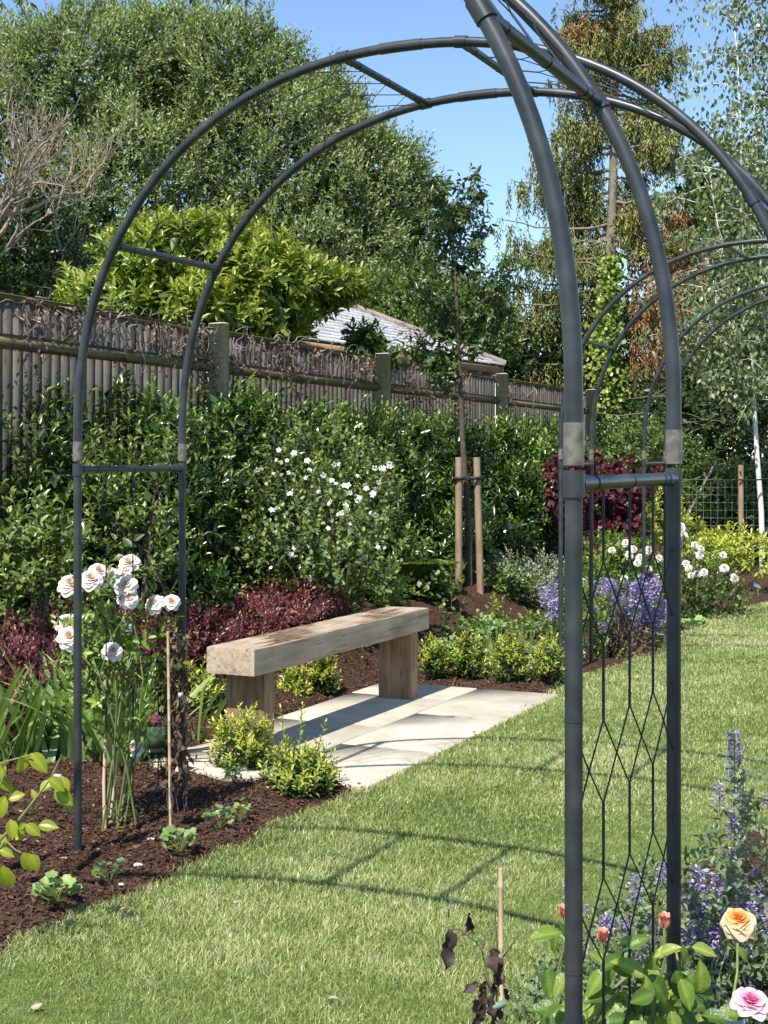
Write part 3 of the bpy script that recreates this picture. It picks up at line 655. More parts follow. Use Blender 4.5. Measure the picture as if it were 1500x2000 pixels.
m.add([*e,*rg],[[0,4,5,1]]); m.f.append(np.array([[1,5,2]])); m.f.append(np.array([[2,5,4,3]])); m.f.append(np.array([[3,4,0]])); part('roof_deck',m,M['shingle'],pv)
for (p0,p1) in ((e[0],rg[0]),(rg[0],rg[1]),(e[3],rg[0])):
    k=int(np.linalg.norm(p1-p0)/.3)
    for i in range(k):
        m=MB(); q0=p0+(p1-p0)*i/k+np.array([0,0,.03]); q1=p0+(p1-p0)*(i+1.12)/k+np.array([0,0,.05]); tube(m,[q0,q1],[.06,.042],n=6,t=[rng.random(),.5,.5]); part('ridge_tile',m,M['ridge'],pv)
m=MB(); axr=np.array([[dr[0],dr[1],0],[nb_[0],nb_[1],0],[0,0,1]]); cc=E2-dr*RL/2
box(m,(*(cc+nb_*.03),EH-.06),(RL,.03,.09),ax=axr); part('fascia',m,M['timber'],pv)
m=MB(); box(m,(*(cc+nb_*.35),EH-.24),(RL-.5,.12,.2),ax=axr,bev=.01); part('eaves_beam',m,M['timber'],pv)
m=MB(); box(m,(*(E2-dr*.35+nb_*RUN),EH-.24),(.12,2*RUN-.6,.2),ax=axr,bev=.01); part('eaves_beam',m,M['timber'],pv)
m=MB(); box(m,(*(E2-dr*.03+nb_*RUN),EH-.06),(.03,2*RUN,.09),ax=axr); part('fascia',m,M['timber'],pv)
for i in range(14):
    m=MB(); q=E2-dr*(.25+i*.44); c=np.array([*(q+nb_*.4),EH+.06]); sl=np.array([nb_[0],nb_[1],RISE/RUN]); sl/=np.linalg.norm(sl)
    up_=np.cross(sl,np.r_[dr,0]); box(m,c-np.array([0,0,.04]),(.8,.05,.09),ax=np.array([sl,np.r_[dr,0],up_])); part('rafter',m,M['timber'],pv)
for l,w in ((.4,.4),(3.0,.4),(5.8,.4),(.4,2.7),(5.8,2.7)):
    m=MB(); q=E2-dr*l+nb_*w; box(m,(*q,(EH-.34)/2),(.14,.14,EH-.34),ax=axr,bev=.01); part('pavilion_post',m,M['timber'],pv)

# ------------------------------------------------------------------ trees beyond the fence
def tree(name,label,lobes,n,nl,L,Wd,mat,tmpl,slen,upb=.5,inner=.72,trunk=None,barkmat='bark',ang=50,back=.3,droop=0,lump=.12,ground=0.0,twigs=0,cat='tree',group=None,innern=0,trad=None):
    cx=np.mean([l[0] for l in lobes],0); base=np.array([cx[0],cx[1],ground]) if trunk is None else np.array(trunk[0])
    t=thing(name,label,cat,base,group); f=MB(); st=MB()
    P,N=shell(lobes,n,inner,back,lump)
    D=nrm(N*.7+np.array([0,0,upb])+randdir(len(P))*.5)
    nbk=vnoise(P[:,0]+P[:,1]*.3+50,P[:,2]+50,1.3,5)
    tb=np.clip(np.stack([nbk*.7+.3*rng.random(len(P))]*3,1),0,1); tb[:,1]=rng.random(len(P)); tb[:,2]=.3+.5*rng.random(len(P))
    shoots(f,P-D*np.mean(slen)*.4,D,rng.uniform(slen*.7,slen*1.3,len(P)),nl,L,Wd,tmpl,ang=ang,stem=st,stemr=.002*slen/.3,droop=droop,tbase=tb)
    if innern:
        Pi,Ni=shell(lobes,innern,.35,.6,.05,cut=.3); leaves(f,Pi,randdir(len(Pi)),randdir(len(Pi))+Ni,L*1.5,Wd*1.6,T_RH,rng.random((len(Pi),3))*np.array([.35,.4,.5]))  # inner leaves tinted darker, shade inside the crown put into the colour
    part('crown',f,mat,t,kind='stuff'); part('shoots',st,M['bark'],t,kind='stuff')
    m=MB(); ends=[]
    if trunk is None:
        z0=ground-.1; top=np.array([cx[0],cx[1],cx[2]]); r=trad or .03*(top[2]-z0)
        k=6; pts=[np.array([cx[0]+rng.normal()*.04*i,cx[1],z0+(top[2]-z0)*i/k]) for i in range(k+1)]
        tube(m,pts,np.linspace(r,r*.5,k+1),n=8); p0=pts[3]
        for c,rr in lobes:
            q=np.array([p0+(c-p0)*x+np.array([0,0,.15*np.sin(x*3)])*rr[2] for x in np.linspace(0,1,6)]); q[1:-1]+=rng.normal(size=(4,3))*.04*rr[2]
            tube(m,q,np.linspace(r*.45,r*.1,6),n=6,cap=False)
            for j in range(twigs):
                q0=c+randdir(1)[0]*rr*.3; q1=c+nrm(randdir(1)[0]+np.array([0,-.6,.3]))*rr*.98; mid_=(q0+q1)/2+randdir(1)[0]*.1*rr[2]
                tube(m,[q0,mid_,q1],[r*.1,r*.07,r*.03],n=4,cap=False)
    else: tube(m,trunk,trad,n=9)
    part('trunk',m,M[barkmat],t); return t
DW=27
wl=[lobe(30,300,150,230,DW,1.6),lobe(190,190,170,165,DW,2),lobe(330,150,150,130,DW+.5,1.8),lobe(455,190,145,150,DW,1.8),lobe(250,400,230,190,DW-.7,2),
    lobe(530,330,170,190,DW-.3,1.8),lobe(640,290,90,140,DW+.3,1.3),lobe(690,420,140,180,DW-.2,1.6),lobe(755,370,75,95,DW+.2,1.),lobe(560,520,220,150,DW-.6,1.8),lobe(760,560,110,130,DW,1.2),lobe(90,520,150,110,DW-1,1.4),lobe(330,560,250,110,DW-1,1.4)]
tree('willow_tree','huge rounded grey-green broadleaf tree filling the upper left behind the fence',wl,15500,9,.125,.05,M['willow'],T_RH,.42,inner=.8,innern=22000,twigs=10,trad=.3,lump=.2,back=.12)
tree('understorey_tree','dark ivy-hung thicket below the bare branches at far left',[lobe(20,530,130,110,15.5,.8),lobe(130,560,90,90,15.3,.7),lobe(60,440,90,70,15.8,.7)],1500,7,.07,.035,M['dark'],T_RH,.22,innern=3000,trad=.09)
tree('backdrop_tree','light green tree showing between the pavilion roof and the sky',[lobe(850,640,120,90,23,1),lobe(945,650,60,70,22.5,.8),lobe(760,590,70,60,23.5,.8),lobe(900,590,55,45,23,.6),lobe(800,690,100,50,22.5,.8)],2200,7,.10,.055,M['mid'],T_RH,.28,innern=1500,trad=.1,back=.15)
tree('dark_evergreen','dark evergreen shrub standing at the end of the fence',[lobe(1060,690,70,70,24,.8),lobe(1010,720,45,40,24,.6),lobe(1120,720,60,60,24,.8)],900,7,.10,.05,M['dark'],T_RH,.28,innern=1200,trad=.1)
# golden laurel
ll=[lobe(330,520,110,80,13.6,.8),lobe(250,600,90,70,13.3,.7),lobe(430,510,90,70,13.9,.8),lobe(500,560,110,80,13.8,.8),lobe(390,610,120,70,13.3,.7),lobe(580,565,75,48,14.2,.6),lobe(655,562,55,26,14.4,.4),lobe(500,630,70,45,13.6,.6),lobe(180,590,45,40,13.4,.5),lobe(545,625,45,35,14,.4)]
t=tree('golden_laurel','large golden-green laurel with glossy rosettes of leaves rising above the fence',ll,1500,10,.135,.05,M['laurel'],T_OV,.19,upb=.6,ang=62,inner=.8,innern=3000,trad=.08,back=.2,lump=.3,cat='shrub')
tree('laurel_sprig','dark green laurel shoots in front of the pale pavilion roof',[lobe(712,668,30,28,14.6,.3),lobe(735,700,40,16,14.6,.3)],60,8,.11,.045,M['mid'],T_OV,.16,ang=60,innern=150,trad=.03,cat='shrub')

# bare tree at far left
bt=thing('bare_tree','pale leafless branching tree at the left edge above the fence','dead tree',W(-120,640,14.2)*np.array([1,1,0])); m=MB()
for (a,b,L_,r) in ((W(-60,560,14.2),(.8,0,.65),.72,.03),(W(-60,430,14.1),(.9,0,.25),.72,.026),(W(-40,370,14.3),(.7,0,.8),.62,.018),(W(115,580,14.8),(.12,0,1.2),.95,.014),(W(-60,500,13.9),(.8,-.1,.45),.62,.022)):
    grow(m,a,np.array(b),L_,r,0,4,spread=.68,up=.38,seg=6,kids=3,shrink=.77,wob=.17,sides=7,rmin=.0022)
tube(m,[W(-120,640,14.2)*np.array([1,1,0]),W(-110,640,14.2),W(-70,500,14.2),W(-50,350,14.3)],[.12,.1,.06,.03],n=7)
part('branches',m,M['twig'],bt)

# overhanging twigs at the top edge
def overtwig(label,px,py,d,n,dirs):
    p=W(px,py,d); t=thing('overhanging_twig',label,'twig',p); m=MB(); f=MB()
    for dx,dz in dirs:
        pts=[p+np.array([dx*.1*i/4,rng.normal()*.005,dz*.1*i/4-.004*i*i/4]) for i in range(5)]; tube(m,pts,np.linspace(.003,.001,5),n=4)
        for i in range(n):
            q=pts[rng.integers(1,5)]; leaves(f,q[None],np.array([[rng.normal()*.6,rng.normal()*.4,-1]]),randdir(1),.045,.018,T_OV)
    part('stem',m,M['bark'],t); part('leaves',f,M['mid'],t)
overtwig('leafy twig hanging into the sky at the top centre-left',440,-30,6,7,[(1.2,-.6),(-.9,-.7),(.3,-.9)])
overtwig('leafy twigs hanging at the top left corner',-20,-25,7,14,[(2.0,-.6),(1.2,-1.4),(2.2,.2),(.5,-1.8)])

# ------------------------------------------------------------------ conifer
DC=23.5
cf=thing('weeping_conifer','tall thin weeping conifer with drooping sprays at the upper right','conifer',W(1195,894,DC)*np.array([1,1,0]))
m=MB(); tr=[]
for y in (1350,1100,900,700,500,300,100,-100,-260): tr.append(W(1198-(y<300)*0+6*math.sin(y*.01),y,DC))
tr[0][2]=-.1; tube(m,tr,np.array([30,24,22,19,17,13,9,6,3])/2/F*DC*1.25,n=10); part('trunk',m,M['greybark'],cf)
f=MB(); fb=MB(); br=MB()
def sprays(mb,P,n_each,ln):
    n=len(P)*n_each; Q=np.repeat(P,n_each,0)+rng.normal(size=(n,3))*np.array([.07,.10,.03])
    L=rng.uniform(.35,1.25,n)*ln; k=20; tt=(np.arange(k)+rng.random(k))/k
    sway=rng.normal(size=(n,3))*.10; sway[:,2]=0
    pos=Q[:,None]+np.array([0,0,-1.])*(tt[None,:,None]*L[:,None,None])+sway[:,None]*(tt[None,:,None]**1.5)*L[:,None,None]
    dd=nrm(randdir(n*k)*.75+np.array([0,0,-1.])); tint=np.repeat(rng.random((n,1,3)),k,1).reshape(-1,3)*.75+.25*rng.random((n*k,3))
    leaves(mb,pos.reshape(-1,3)+randdir(n*k)*.018,dd,randdir(n*k),rng.uniform(.05,.12,n*k),rng.uniform(.015,.03,n*k),T_RH,tint)
branches=[]
for y in np.arange(-180,880,15):
    hw=np.interp(y,[-180,0,120,200,300,400,560,700,880],[75,110,135,130,160,210,225,210,140])
    for sg in (-1,1):
        if rng.random()<.30: continue
        Lp=hw*rng.uniform(.3,1.15)*(1.0 if sg<0 else .85); branches.append((y,sg,Lp,rng.uniform(-.9,.9)))
for (y,Lp,sg) in ((95,145,1),(60,110,-1),(470,190,-1),(330,160,-1),(250,130,1),(560,205,-1),(630,150,-1),(700,130,-1)): branches.append((y,sg,Lp,.1))
for (y,sg,Lp,az) in branches:
    Lm=Lp/F*DC; b0=W(1198,y,DC); D=np.array([sg*math.cos(az),math.sin(az)*1.0-.1,0]); D/=np.linalg.norm(D); k=9; pts=[]
    for i in range(k+1):
        x=i/k; pts.append(b0+D*Lm*x+np.array([0,0,Lm*(-.28*x+.30*x*x)])+rng.normal(size=3)*.02)
    pts=np.array(pts); tube(br,pts,np.linspace(.03,.006,k+1),n=4,cap=False)
    brown=(sg>0 and 360<y<830 and rng.random()<.28) or rng.random()<.05
    dens=rng.uniform(.5,1.3); sel=pts[2:] if y>100 else pts[1:]
    sel=np.concatenate([sel,(sel[:-1]+sel[1:])/2])[rng.random(len(sel)*2-1)<.85]
    sprays(fb if brown else f,sel,max(1,int(5.0*dens)),rng.uniform(.32,.68))
for (x,y,rx,ry,cnt) in ((1300,730,30,60,60),(1345,770,25,40,45),(1310,480,30,90,55),(1340,700,40,20,25)):
    P=W(x,y,DC-.3)[None]+rng.normal(size=(cnt,3))*np.array([rx/F*DC*.6,.2,ry/F*DC*.6]); sprays(fb,P,2,.35)
part('foliage',f,M['conifer'],cf,kind='stuff'); part('dead_foliage',fb,M['conbrown'],cf,kind='stuff',label='orange-brown dead sprays'); part('branch',br,M['greybark'],cf,kind='stuff')
iv=thing('ivy','bright green ivy climbing the conifer trunk','ivy',W(1190,894,DC-.4)*np.array([1,1,0])); f=MB(); n=3800
y=rng.uniform(500,1000,n); w=np.interp(y,[500,600,700,800,900,1000],[22,26,30,45,42,40]); cxp=np.interp(y,[500,700,800,1000],[1194,1182,1192,1195])
P=np.array([W(c+ww*rng.normal()*.5,yy,DC-.35+rng.normal()*.12) for c,ww,yy in zip(cxp,w,y)])
leaves(f,P,randdir(n)+np.array([0,-.3,-.8]),randdir(n)*.6+np.array([-.3,-1,.5]),rng.uniform(.05,.085,n),rng.uniform(.045,.08,n),T_RD); part('leaves',f,M['ivy'],iv,kind='stuff')
m=MB(); tube(m,[W(1190,1100,DC-.3)*np.array([1,1,0]),W(1192,800,DC-.3),W(1196,520,DC-.2)],[.03,.02,.008],n=5); part('stem',m,M['bark'],iv)

# ------------------------------------------------------------------ birch and right background
DB=18.6
bi=thing('birch_tree','slender white-stemmed silver birch at the right edge','birch tree',W(1489,894,DB)*np.array([1,1,0]))
m=MB(); tube(m,[np.array([*W(1490,1000,DB)[:2],-.1]),W(1487,1000,DB),W(1478,880,DB),W(1472,780,DB)],[.040,.036,.032,.029],n=10); part('trunk',m,M['birch'],bi)
m=MB(); ends=[]
mains=[[W(1472,785,DB),W(1450,740,DB),W(1432,650,DB),W(1425,560,DB),W(1400,430,DB),W(1385,330,DB)],[W(1472,785,DB),W(1470,700,DB),W(1480,600,DB),W(1490,450,DB),W(1480,300,DB),W(1470,180,DB)],
       [W(1470,700,DB),W(1455,600,DB),W(1448,450,DB),W(1447,250,DB),W(1440,100,DB),W(1425,-20,DB),W(1425,-120,DB)],[W(1478,650,DB),W(1505,520,DB),W(1520,380,DB),W(1525,200,DB),W(1515,60,DB)],[W(1450,740,DB),W(1420,690,DB),W(1395,640,DB),W(1370,560,DB)]]
sp=[]
for q in mains:
    q=np.array(q); tube(m,q,np.linspace(.023,.006,len(q)),n=6,cap=False)
    for i in range(1,len(q)):
        for t_ in np.arange(0,1,.11):
            p=q[i-1]+(q[i]-q[i-1])*t_; d=nrm(np.array([rng.normal(),rng.normal()*.5,rng.uniform(.2,1.0)])); pts=[p]; 
            for j in range(6): d=nrm(d+np.array([0,0,-.14])+rng.normal(size=3)*.12); pts.append(pts[-1]+d*rng.uniform(.08,.2))
            tube(m,pts,np.linspace(.008,.002,7),n=3,cap=False); sp+=pts[1:]
part('branches',m,M['birch'],bi)
sp=np.array(sp); sp=np.repeat(sp,9,0)+rng.normal(size=(len(sp)*9,3))*.10; n=len(sp); f=MB()
leaves(f,sp,randdir(n)*.6+np.array([0,0,-1.]),randdir(n),rng.uniform(.055,.09,n),rng.uniform(.04,.062,n),T_RH); part('foliage',f,M['birchleaf'],bi,kind='stuff')
tree('hazel_tree','mid-green leafy tree behind the birch on the right',[lobe(1420,520,110,130,24.5,1),lobe(1500,600,110,140,24,1),lobe(1370,640,80,110,24.5,1),lobe(1360,430,60,70,25,.7),lobe(1460,760,120,90,24,1),lobe(1490,400,80,90,25,.8),lobe(1400,340,50,60,25,.7),lobe(1330,560,50,80,25,.7)],3300,7,.13,.075,M['mid'],T_RH,.3,innern=2200,trad=.12,back=.12)
tree('holly_thicket','dark thicket of evergreens behind the wire fence on the right',[lobe(1380,800,130,110,22.5,1),lobe(1480,900,110,110,22,1),lobe(1290,860,100,100,22.5,1),lobe(1200,930,90,90,22,1),lobe(1400,980,140,90,21.5,.8),lobe(1130,860,60,90,23.5,.8)],2300,7,.10,.055,M['dark'],T_RH,.26,innern=4500,trad=.1,cat='shrub')
tree('fresh_green_shrub','fresh green shrub in front of the wire fence beside the birch',[lobe(1390,960,70,45,20.5,.5),lobe(1470,950,60,50,20.5,.5),lobe(1250,870,60,45,20.8,.5),lobe(1330,900,60,40,20.8,.5)],620,7,.085,.045,M['mid'],T_RH,.2,innern=300,trad=.03,cat='shrub')
# bare twigs on the right
bs=thing('bare_brushwood','pale bare twigs crossing the dark thicket on the right','brushwood',W(1340,894,20.2)*np.array([1,1,0])); m=MB()
tube(m,[W(1340,900,20.2)*np.array([1,1,0]),W(1345,1000,20.2),W(1400,900,20.2)],[.03,.025,.02],n=5)
for i in range(26):
    a=W(rng.uniform(1250,1480),rng.uniform(720,930),20.2+rng.uniform(-.3,.3)); d=np.array([rng.choice([-1,1]),0,rng.uniform(-.5,.3)]); pts=[a]
    for j in range(6): d=nrm(d+rng.normal(size=3)*.22); pts.append(pts[-1]+d*.13)
    tube(m,pts,np.linspace(.007,.003,7),n=3,cap=False)
part('twig',m,M['twig'],bs,kind='stuff')

# ------------------------------------------------------------------ wire fence with stake on the right
DF=19.3
wf=thing('wire_fence','thin green wire mesh fence among the shrubs on the right','wire fence',W(1410,894,DF)*np.array([1,1,0])); m=MB()
for x in np.arange(1318,1560,14): tube(m,[W(x,936,DF),W(x,1015,DF),W(x,1095,DF)],.0026,n=3,cap=False)
for y in np.arange(936,1096,15): tube(m,[W(1318,y,DF),W(1440,y+1,DF),W(1556,y,DF)],.0026,n=3,cap=False)
part('wire_grid',m,M['galv'],wf,kind='stuff')
m=MB()
for x in (1319,1555): tube(m,[np.array([*W(x,936,DF)[:2],-.1]),W(x,925,DF)],.02,n=6)
part('fence_post',m,M['galv'],wf)
sk=thing('birch_stake','single brown timber stake tied to the birch','tree stake',np.array([*W(1447,894,18.4)[:2],0]))
m=MB(); tube(m,[np.array([*W(1448,900,18.4)[:2],-.1]),W(1447,1000,18.4),W(1447,908,18.4)],.036,n=10); part('stake',m,M['stake'],sk)
m=MB(); tube(m,[W(1443,937,18.33),W(1470,938,18.4),W(1500,935,18.5)],[.012,.012,.012],n=6); part('tie',m,M['strap'],sk)

# ------------------------------------------------------------------ hedge along the fence
def hedge(label,lobes,n,seed_mat=M['hedge'],L=.085,Wd=.030,innern=1500,nl=9,name='hedge_shrub',slen=.17,upb=.75,group='evergreen hedge shrubs in front of the fence',stem=True,tm=T_OV,cut=.8):
    c=np.mean([l[0] for l in lobes],0); s,v=to_sv(c[0],c[1]); b=np.array([c[0],c[1],H(s,v)]); t=thing(name,label,'shrub',b,group); f=MB(); st=MB()
    P,N=shell(lobes,n,.75,.25,.12,cut); D=nrm(N*.55+np.array([0,0,upb])+randdir(len(P))*.35)
    vb=np.clip((vnoise(P[:,0]*.9+P[:,1]*.4+50,P[:,2]+50,2.6,21)-.5)*1.7+.5,0,1); tb=np.stack([vb*.75+.25*rng.random(len(P)),rng.random(len(P)),vb*.6+.4*rng.random(len(P))],1)
    shoots(f,P-D*.06,D,rng.uniform(slen*.6,slen*1.7,len(P)),nl,L*rng.uniform(.7,1.25,len(P)),Wd,tm,ang=62,stem=st,stemr=.003,tbase=tb)
    Pi,Ni=shell(lobes,innern,.45,.5,.05,cut=.4); leaves(f,Pi,randdir(len(Pi))+Ni,randdir(len(Pi))+Ni,L*1.25,Wd*1.7,T_RH,rng.random((len(Pi),3))*.45)  # leaves deep in the hedge coloured darker, standing in for inner shade
    part('foliage',f,seed_mat,t,kind='stuff')
    for i in range(5):
        e=lobes[rng.integers(len(lobes))]; q=e[0]+randdir(1)[0]*e[1]*.5; b0=b+rng.normal(size=3)*np.array([.1,.1,0])
        tube(st,[b0,b0*.5+q*.5+rng.normal(size=3)*.05,q],[.015,.011,.006],n=5,cap=False)
    part('stems',st,M['bark'],t); return t
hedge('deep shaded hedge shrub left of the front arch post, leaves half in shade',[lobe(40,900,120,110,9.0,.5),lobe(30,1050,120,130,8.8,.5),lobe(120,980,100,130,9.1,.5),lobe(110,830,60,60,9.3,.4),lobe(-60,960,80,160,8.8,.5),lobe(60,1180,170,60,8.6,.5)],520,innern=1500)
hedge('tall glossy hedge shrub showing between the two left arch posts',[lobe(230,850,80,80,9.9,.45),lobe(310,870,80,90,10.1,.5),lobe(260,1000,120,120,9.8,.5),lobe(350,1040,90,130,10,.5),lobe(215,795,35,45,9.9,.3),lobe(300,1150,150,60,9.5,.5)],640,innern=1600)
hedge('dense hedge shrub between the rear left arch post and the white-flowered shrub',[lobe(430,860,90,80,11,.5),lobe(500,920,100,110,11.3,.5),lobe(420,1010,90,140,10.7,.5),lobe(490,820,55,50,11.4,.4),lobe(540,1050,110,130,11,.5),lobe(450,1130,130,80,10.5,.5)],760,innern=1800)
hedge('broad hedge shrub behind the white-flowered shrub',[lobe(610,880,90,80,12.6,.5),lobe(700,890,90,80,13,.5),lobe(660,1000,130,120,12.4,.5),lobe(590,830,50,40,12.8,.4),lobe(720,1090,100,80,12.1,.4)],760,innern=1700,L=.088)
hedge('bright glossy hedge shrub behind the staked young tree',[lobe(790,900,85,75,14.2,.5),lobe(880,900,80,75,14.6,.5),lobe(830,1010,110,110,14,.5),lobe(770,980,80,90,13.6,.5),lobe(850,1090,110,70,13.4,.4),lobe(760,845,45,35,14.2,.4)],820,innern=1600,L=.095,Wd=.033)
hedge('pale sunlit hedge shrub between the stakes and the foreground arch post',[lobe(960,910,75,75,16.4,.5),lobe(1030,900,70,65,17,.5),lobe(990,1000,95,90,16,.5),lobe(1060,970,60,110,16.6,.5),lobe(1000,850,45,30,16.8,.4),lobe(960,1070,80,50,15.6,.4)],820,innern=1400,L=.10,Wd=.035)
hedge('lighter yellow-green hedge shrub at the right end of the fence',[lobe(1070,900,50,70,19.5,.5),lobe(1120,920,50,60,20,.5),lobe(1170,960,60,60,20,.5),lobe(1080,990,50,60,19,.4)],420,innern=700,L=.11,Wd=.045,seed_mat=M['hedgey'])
hedge('yellow-green leafy viburnum with red stems at the left edge',[lobe(60,1050,70,55,7.9,.25),lobe(40,1110,80,50,7.8,.25),lobe(100,1070,40,70,7.9,.2)],90,M['hedgey'],.075,.034,60,8,'viburnum',.16,.8,None)
hedge('pale green leafy shoots rising between the left arch posts',[lobe(230,930,70,40,8.6,.2),lobe(300,990,60,60,8.6,.2),lobe(210,1020,50,60,8.5,.2),lobe(280,1090,80,40,8.4,.2),lobe(320,900,30,30,8.7,.15)],105,M['hedgey'],.07,.032,40,8,'leafy_shrub',.15,.8,None)

# ------------------------------------------------------------------ flowers
def petal(mb, c, ax, out, R, open_, wid, tint, nu=5, nv=4, ruffle=.03):
    """one cupped petal: starts at c, leans from the axis by open_, length R"""
    ax=nrm(ax); out=nrm(out-ax*np.dot(out,ax)); sd=np.cross(ax,out); V=[];T=[]
    ph=rng.uniform(0,6)
    for i in range(nv):
        w=i/(nv-1); lean=open_*(.35+.65*w)+.45*max(0,w-.7)*open_
        r=R*w; p=c+(ax*math.cos(lean)+out*math.sin(lean))*r
        width=wid*R*(math.sin(math.pi*(.13+.74*w))**.7)
        inward=(ax*math.sin(lean)-out*math.cos(lean))
        for j in range(nu):
            u=(j/(nu-1))*2-1; q=p+(c-p)*(.20*u*u*w*w)+sd*u*width*.5+inward*(abs(u)**2)*width*.20+inward*ruffle*R*math.sin(u*5+ph)*w*.8
            V.append(q); T.append([tint[0],tint[1],tint[2]])
    f=[[i*nu+j,i*nu+j+1,(i+1)*nu+j+1,(i+1)*nu+j] for i in range(nv-1) for j in range(nu-1)]
    mb.add(V,f,T)
def rose_mesh(name,mat,R,layers,nu=5,nv=4,maxopen=1.5):
    mb=MB(); z=np.array([0,0,1.]); k=0
    for li in range(layers):
        x=li/(layers-1) if layers>1 else 1; cnt=int(4+x*3)
        for i in range(cnt):
            a=2*math.pi*(i/cnt)+li*.7+rng.uniform(-.15,.15)
            out=np.array([math.cos(a),math.sin(a),0]); o=.12+(maxopen-.12)*x**1.1+rng.uniform(-.08,.08)
            petal(mb,out*R*.04-z*R*.18*x,z,out,R*(.55+.48*x)*rng.uniform(.92,1.06),o,1.25+.25*rng.random(),[np.clip(x*.85+rng.uniform(0,.15),0,1),.5,rng.uniform(.3,.75)],nu,nv)
    return mb.mesh(name,mat,smooth=True)
def place(name,me,parent,p,direction,scale=1.0,roll=None,label=None):
    o=link(name,me,parent,tuple(np.asarray(p)-BASE[parent.name]),label=label)
    q=Vector(direction).to_track_quat('Z','Y'); o.rotation_mode='QUATERNION'
    from mathutils import Quaternion
    o.rotation_quaternion=q@Quaternion((0,0,1),rng.uniform(0,6.28) if roll is None else roll); o.scale=(scale,)*3; return o
def leafme(name,mat,tm=T_OV,w=.5,curl=1.0,tint=None,nx=7,serr=.0):
    """one detailed leaf, 1 m long along +Z (track axis), folded at the midrib"""
    mb=MB(); xs=np.linspace(0,1,nx); V=[];T=[]
    for i,x in enumerate(xs):
        hw=w*.5*(math.sin(math.pi*min(1,x**.8))**.8)*(1 if x<1 else 0); 
        if i==0: hw=.012
        if i==nx-1: hw=.004
        zz=-curl*.22*x*x
        for u in (-1,-.5,0,.5,1):
            V.append([u*hw*(1+serr*(i%2)), zz+abs(u)*hw*.35+.012*math.sin(x*14+u*3), x])
            T.append([min(1,(tint or [.5,.5,.5])[0]+(.25 if u==0 else 0)),(tint or [.5,.5,.5])[1],(tint or [.5,.5,.5])[2]+(.25 if u==0 else -.05*(i%2))])
    f=[[i*5+j,i*5+j+1,(i+1)*5+j+1,(i+1)*5+j] for i in range(nx-1) for j in range(4)]
    mb.add(V,f,T); return mb.mesh(name,mat,smooth=True)
CAMV=np.array([0,-1,.25])

# mock orange with white blossom
mk=thing('white_flowered_shrub','loose shrub dotted with white blossoms behind the bench','flowering shrub',np.array([*W(640,894,10.2)[:2],.3]))
lobs=[lobe(600,940,85,75,10.4,.35),lobe(560,1010,80,90,10.2,.35),lobe(690,960,75,70,10.5,.35),lobe(650,1060,100,80,10.2,.35),lobe(560,1110,80,50,10,.3),lobe(740,1000,40,40,10.4,.25),lobe(620,880,50,40,10.5,.3),lobe(690,1120,70,45,10,.3)]
f=MB(); P,N=shell(lobs,420,.5,.3,.2); D=nrm(N*.5+np.array([0,0,.8])+randdir(len(P))*.5); st=MB()
shoots(f,P,D,rng.uniform(.12,.3,len(P)),8,.05,.034,T_RD,ang=65,stem=st,stemr=.003); part('foliage',f,M['mock'],mk,kind='stuff')
b0=BASE[mk.name]
for i in range(16):
    l=lobs[i%8]; q=l[0]+randdir(1)[0]*l[1]*.7; b1=b0+np.array([rng.normal()*.12,rng.normal()*.08,0]); tube(st,[b1,b1*.6+q*.4+np.array([0,0,.12]),q],[.008,.006,.003],n=5,cap=False)
part('stems',st,M['bark'],mk)
blos=MB()
for i in range(5):
    a=i*2*math.pi/5; petal(blos,np.zeros(3),np.array([0,0,1.]),np.array([math.cos(a),math.sin(a),0]),.5,1.25,1.0,[.9,.5,.6],4,3)
for i in range(6):
    a=i*1.05; tube(blos,[np.zeros(3),np.array([math.cos(a)*.08,math.sin(a)*.08,.14])],.02,n=3,t=[0,.5,.4])
blos_me=blos.mesh('blossom',M['white'],smooth=True)
bl=[(755,912),(745,935),(730,950),(733,968),(720,955),(650,945),(672,940),(655,905),(672,985),(700,985),(660,1005),(690,960),(640,990),(695,975),(590,905),(575,925),(598,925),(520,915),(505,922),(540,890),(565,890),(495,1050),(600,1052),(640,1085),(705,1090),(735,1068),(670,1100),(640,1120),(760,905),(748,918),(738,925),(620,970),(610,1000),(560,960),(527,985),(545,1040),(575,1080),(688,1040),(712,1052),(530,1100),(590,1110),(640,1040),(625,930),(700,930),(560,1000),(668,1070),(725,1000),(610,1135)]
for (x,y) in bl:
    for k in range(rng.integers(1,3)):
        p=W(x+rng.normal()*7,y+rng.normal()*6,9.98+rng.uniform(-.12,.15)); place('blossom',blos_me,mk,p,nrm(CAMV+randdir(1)[0]*.7),rng.uniform(.03,.054))

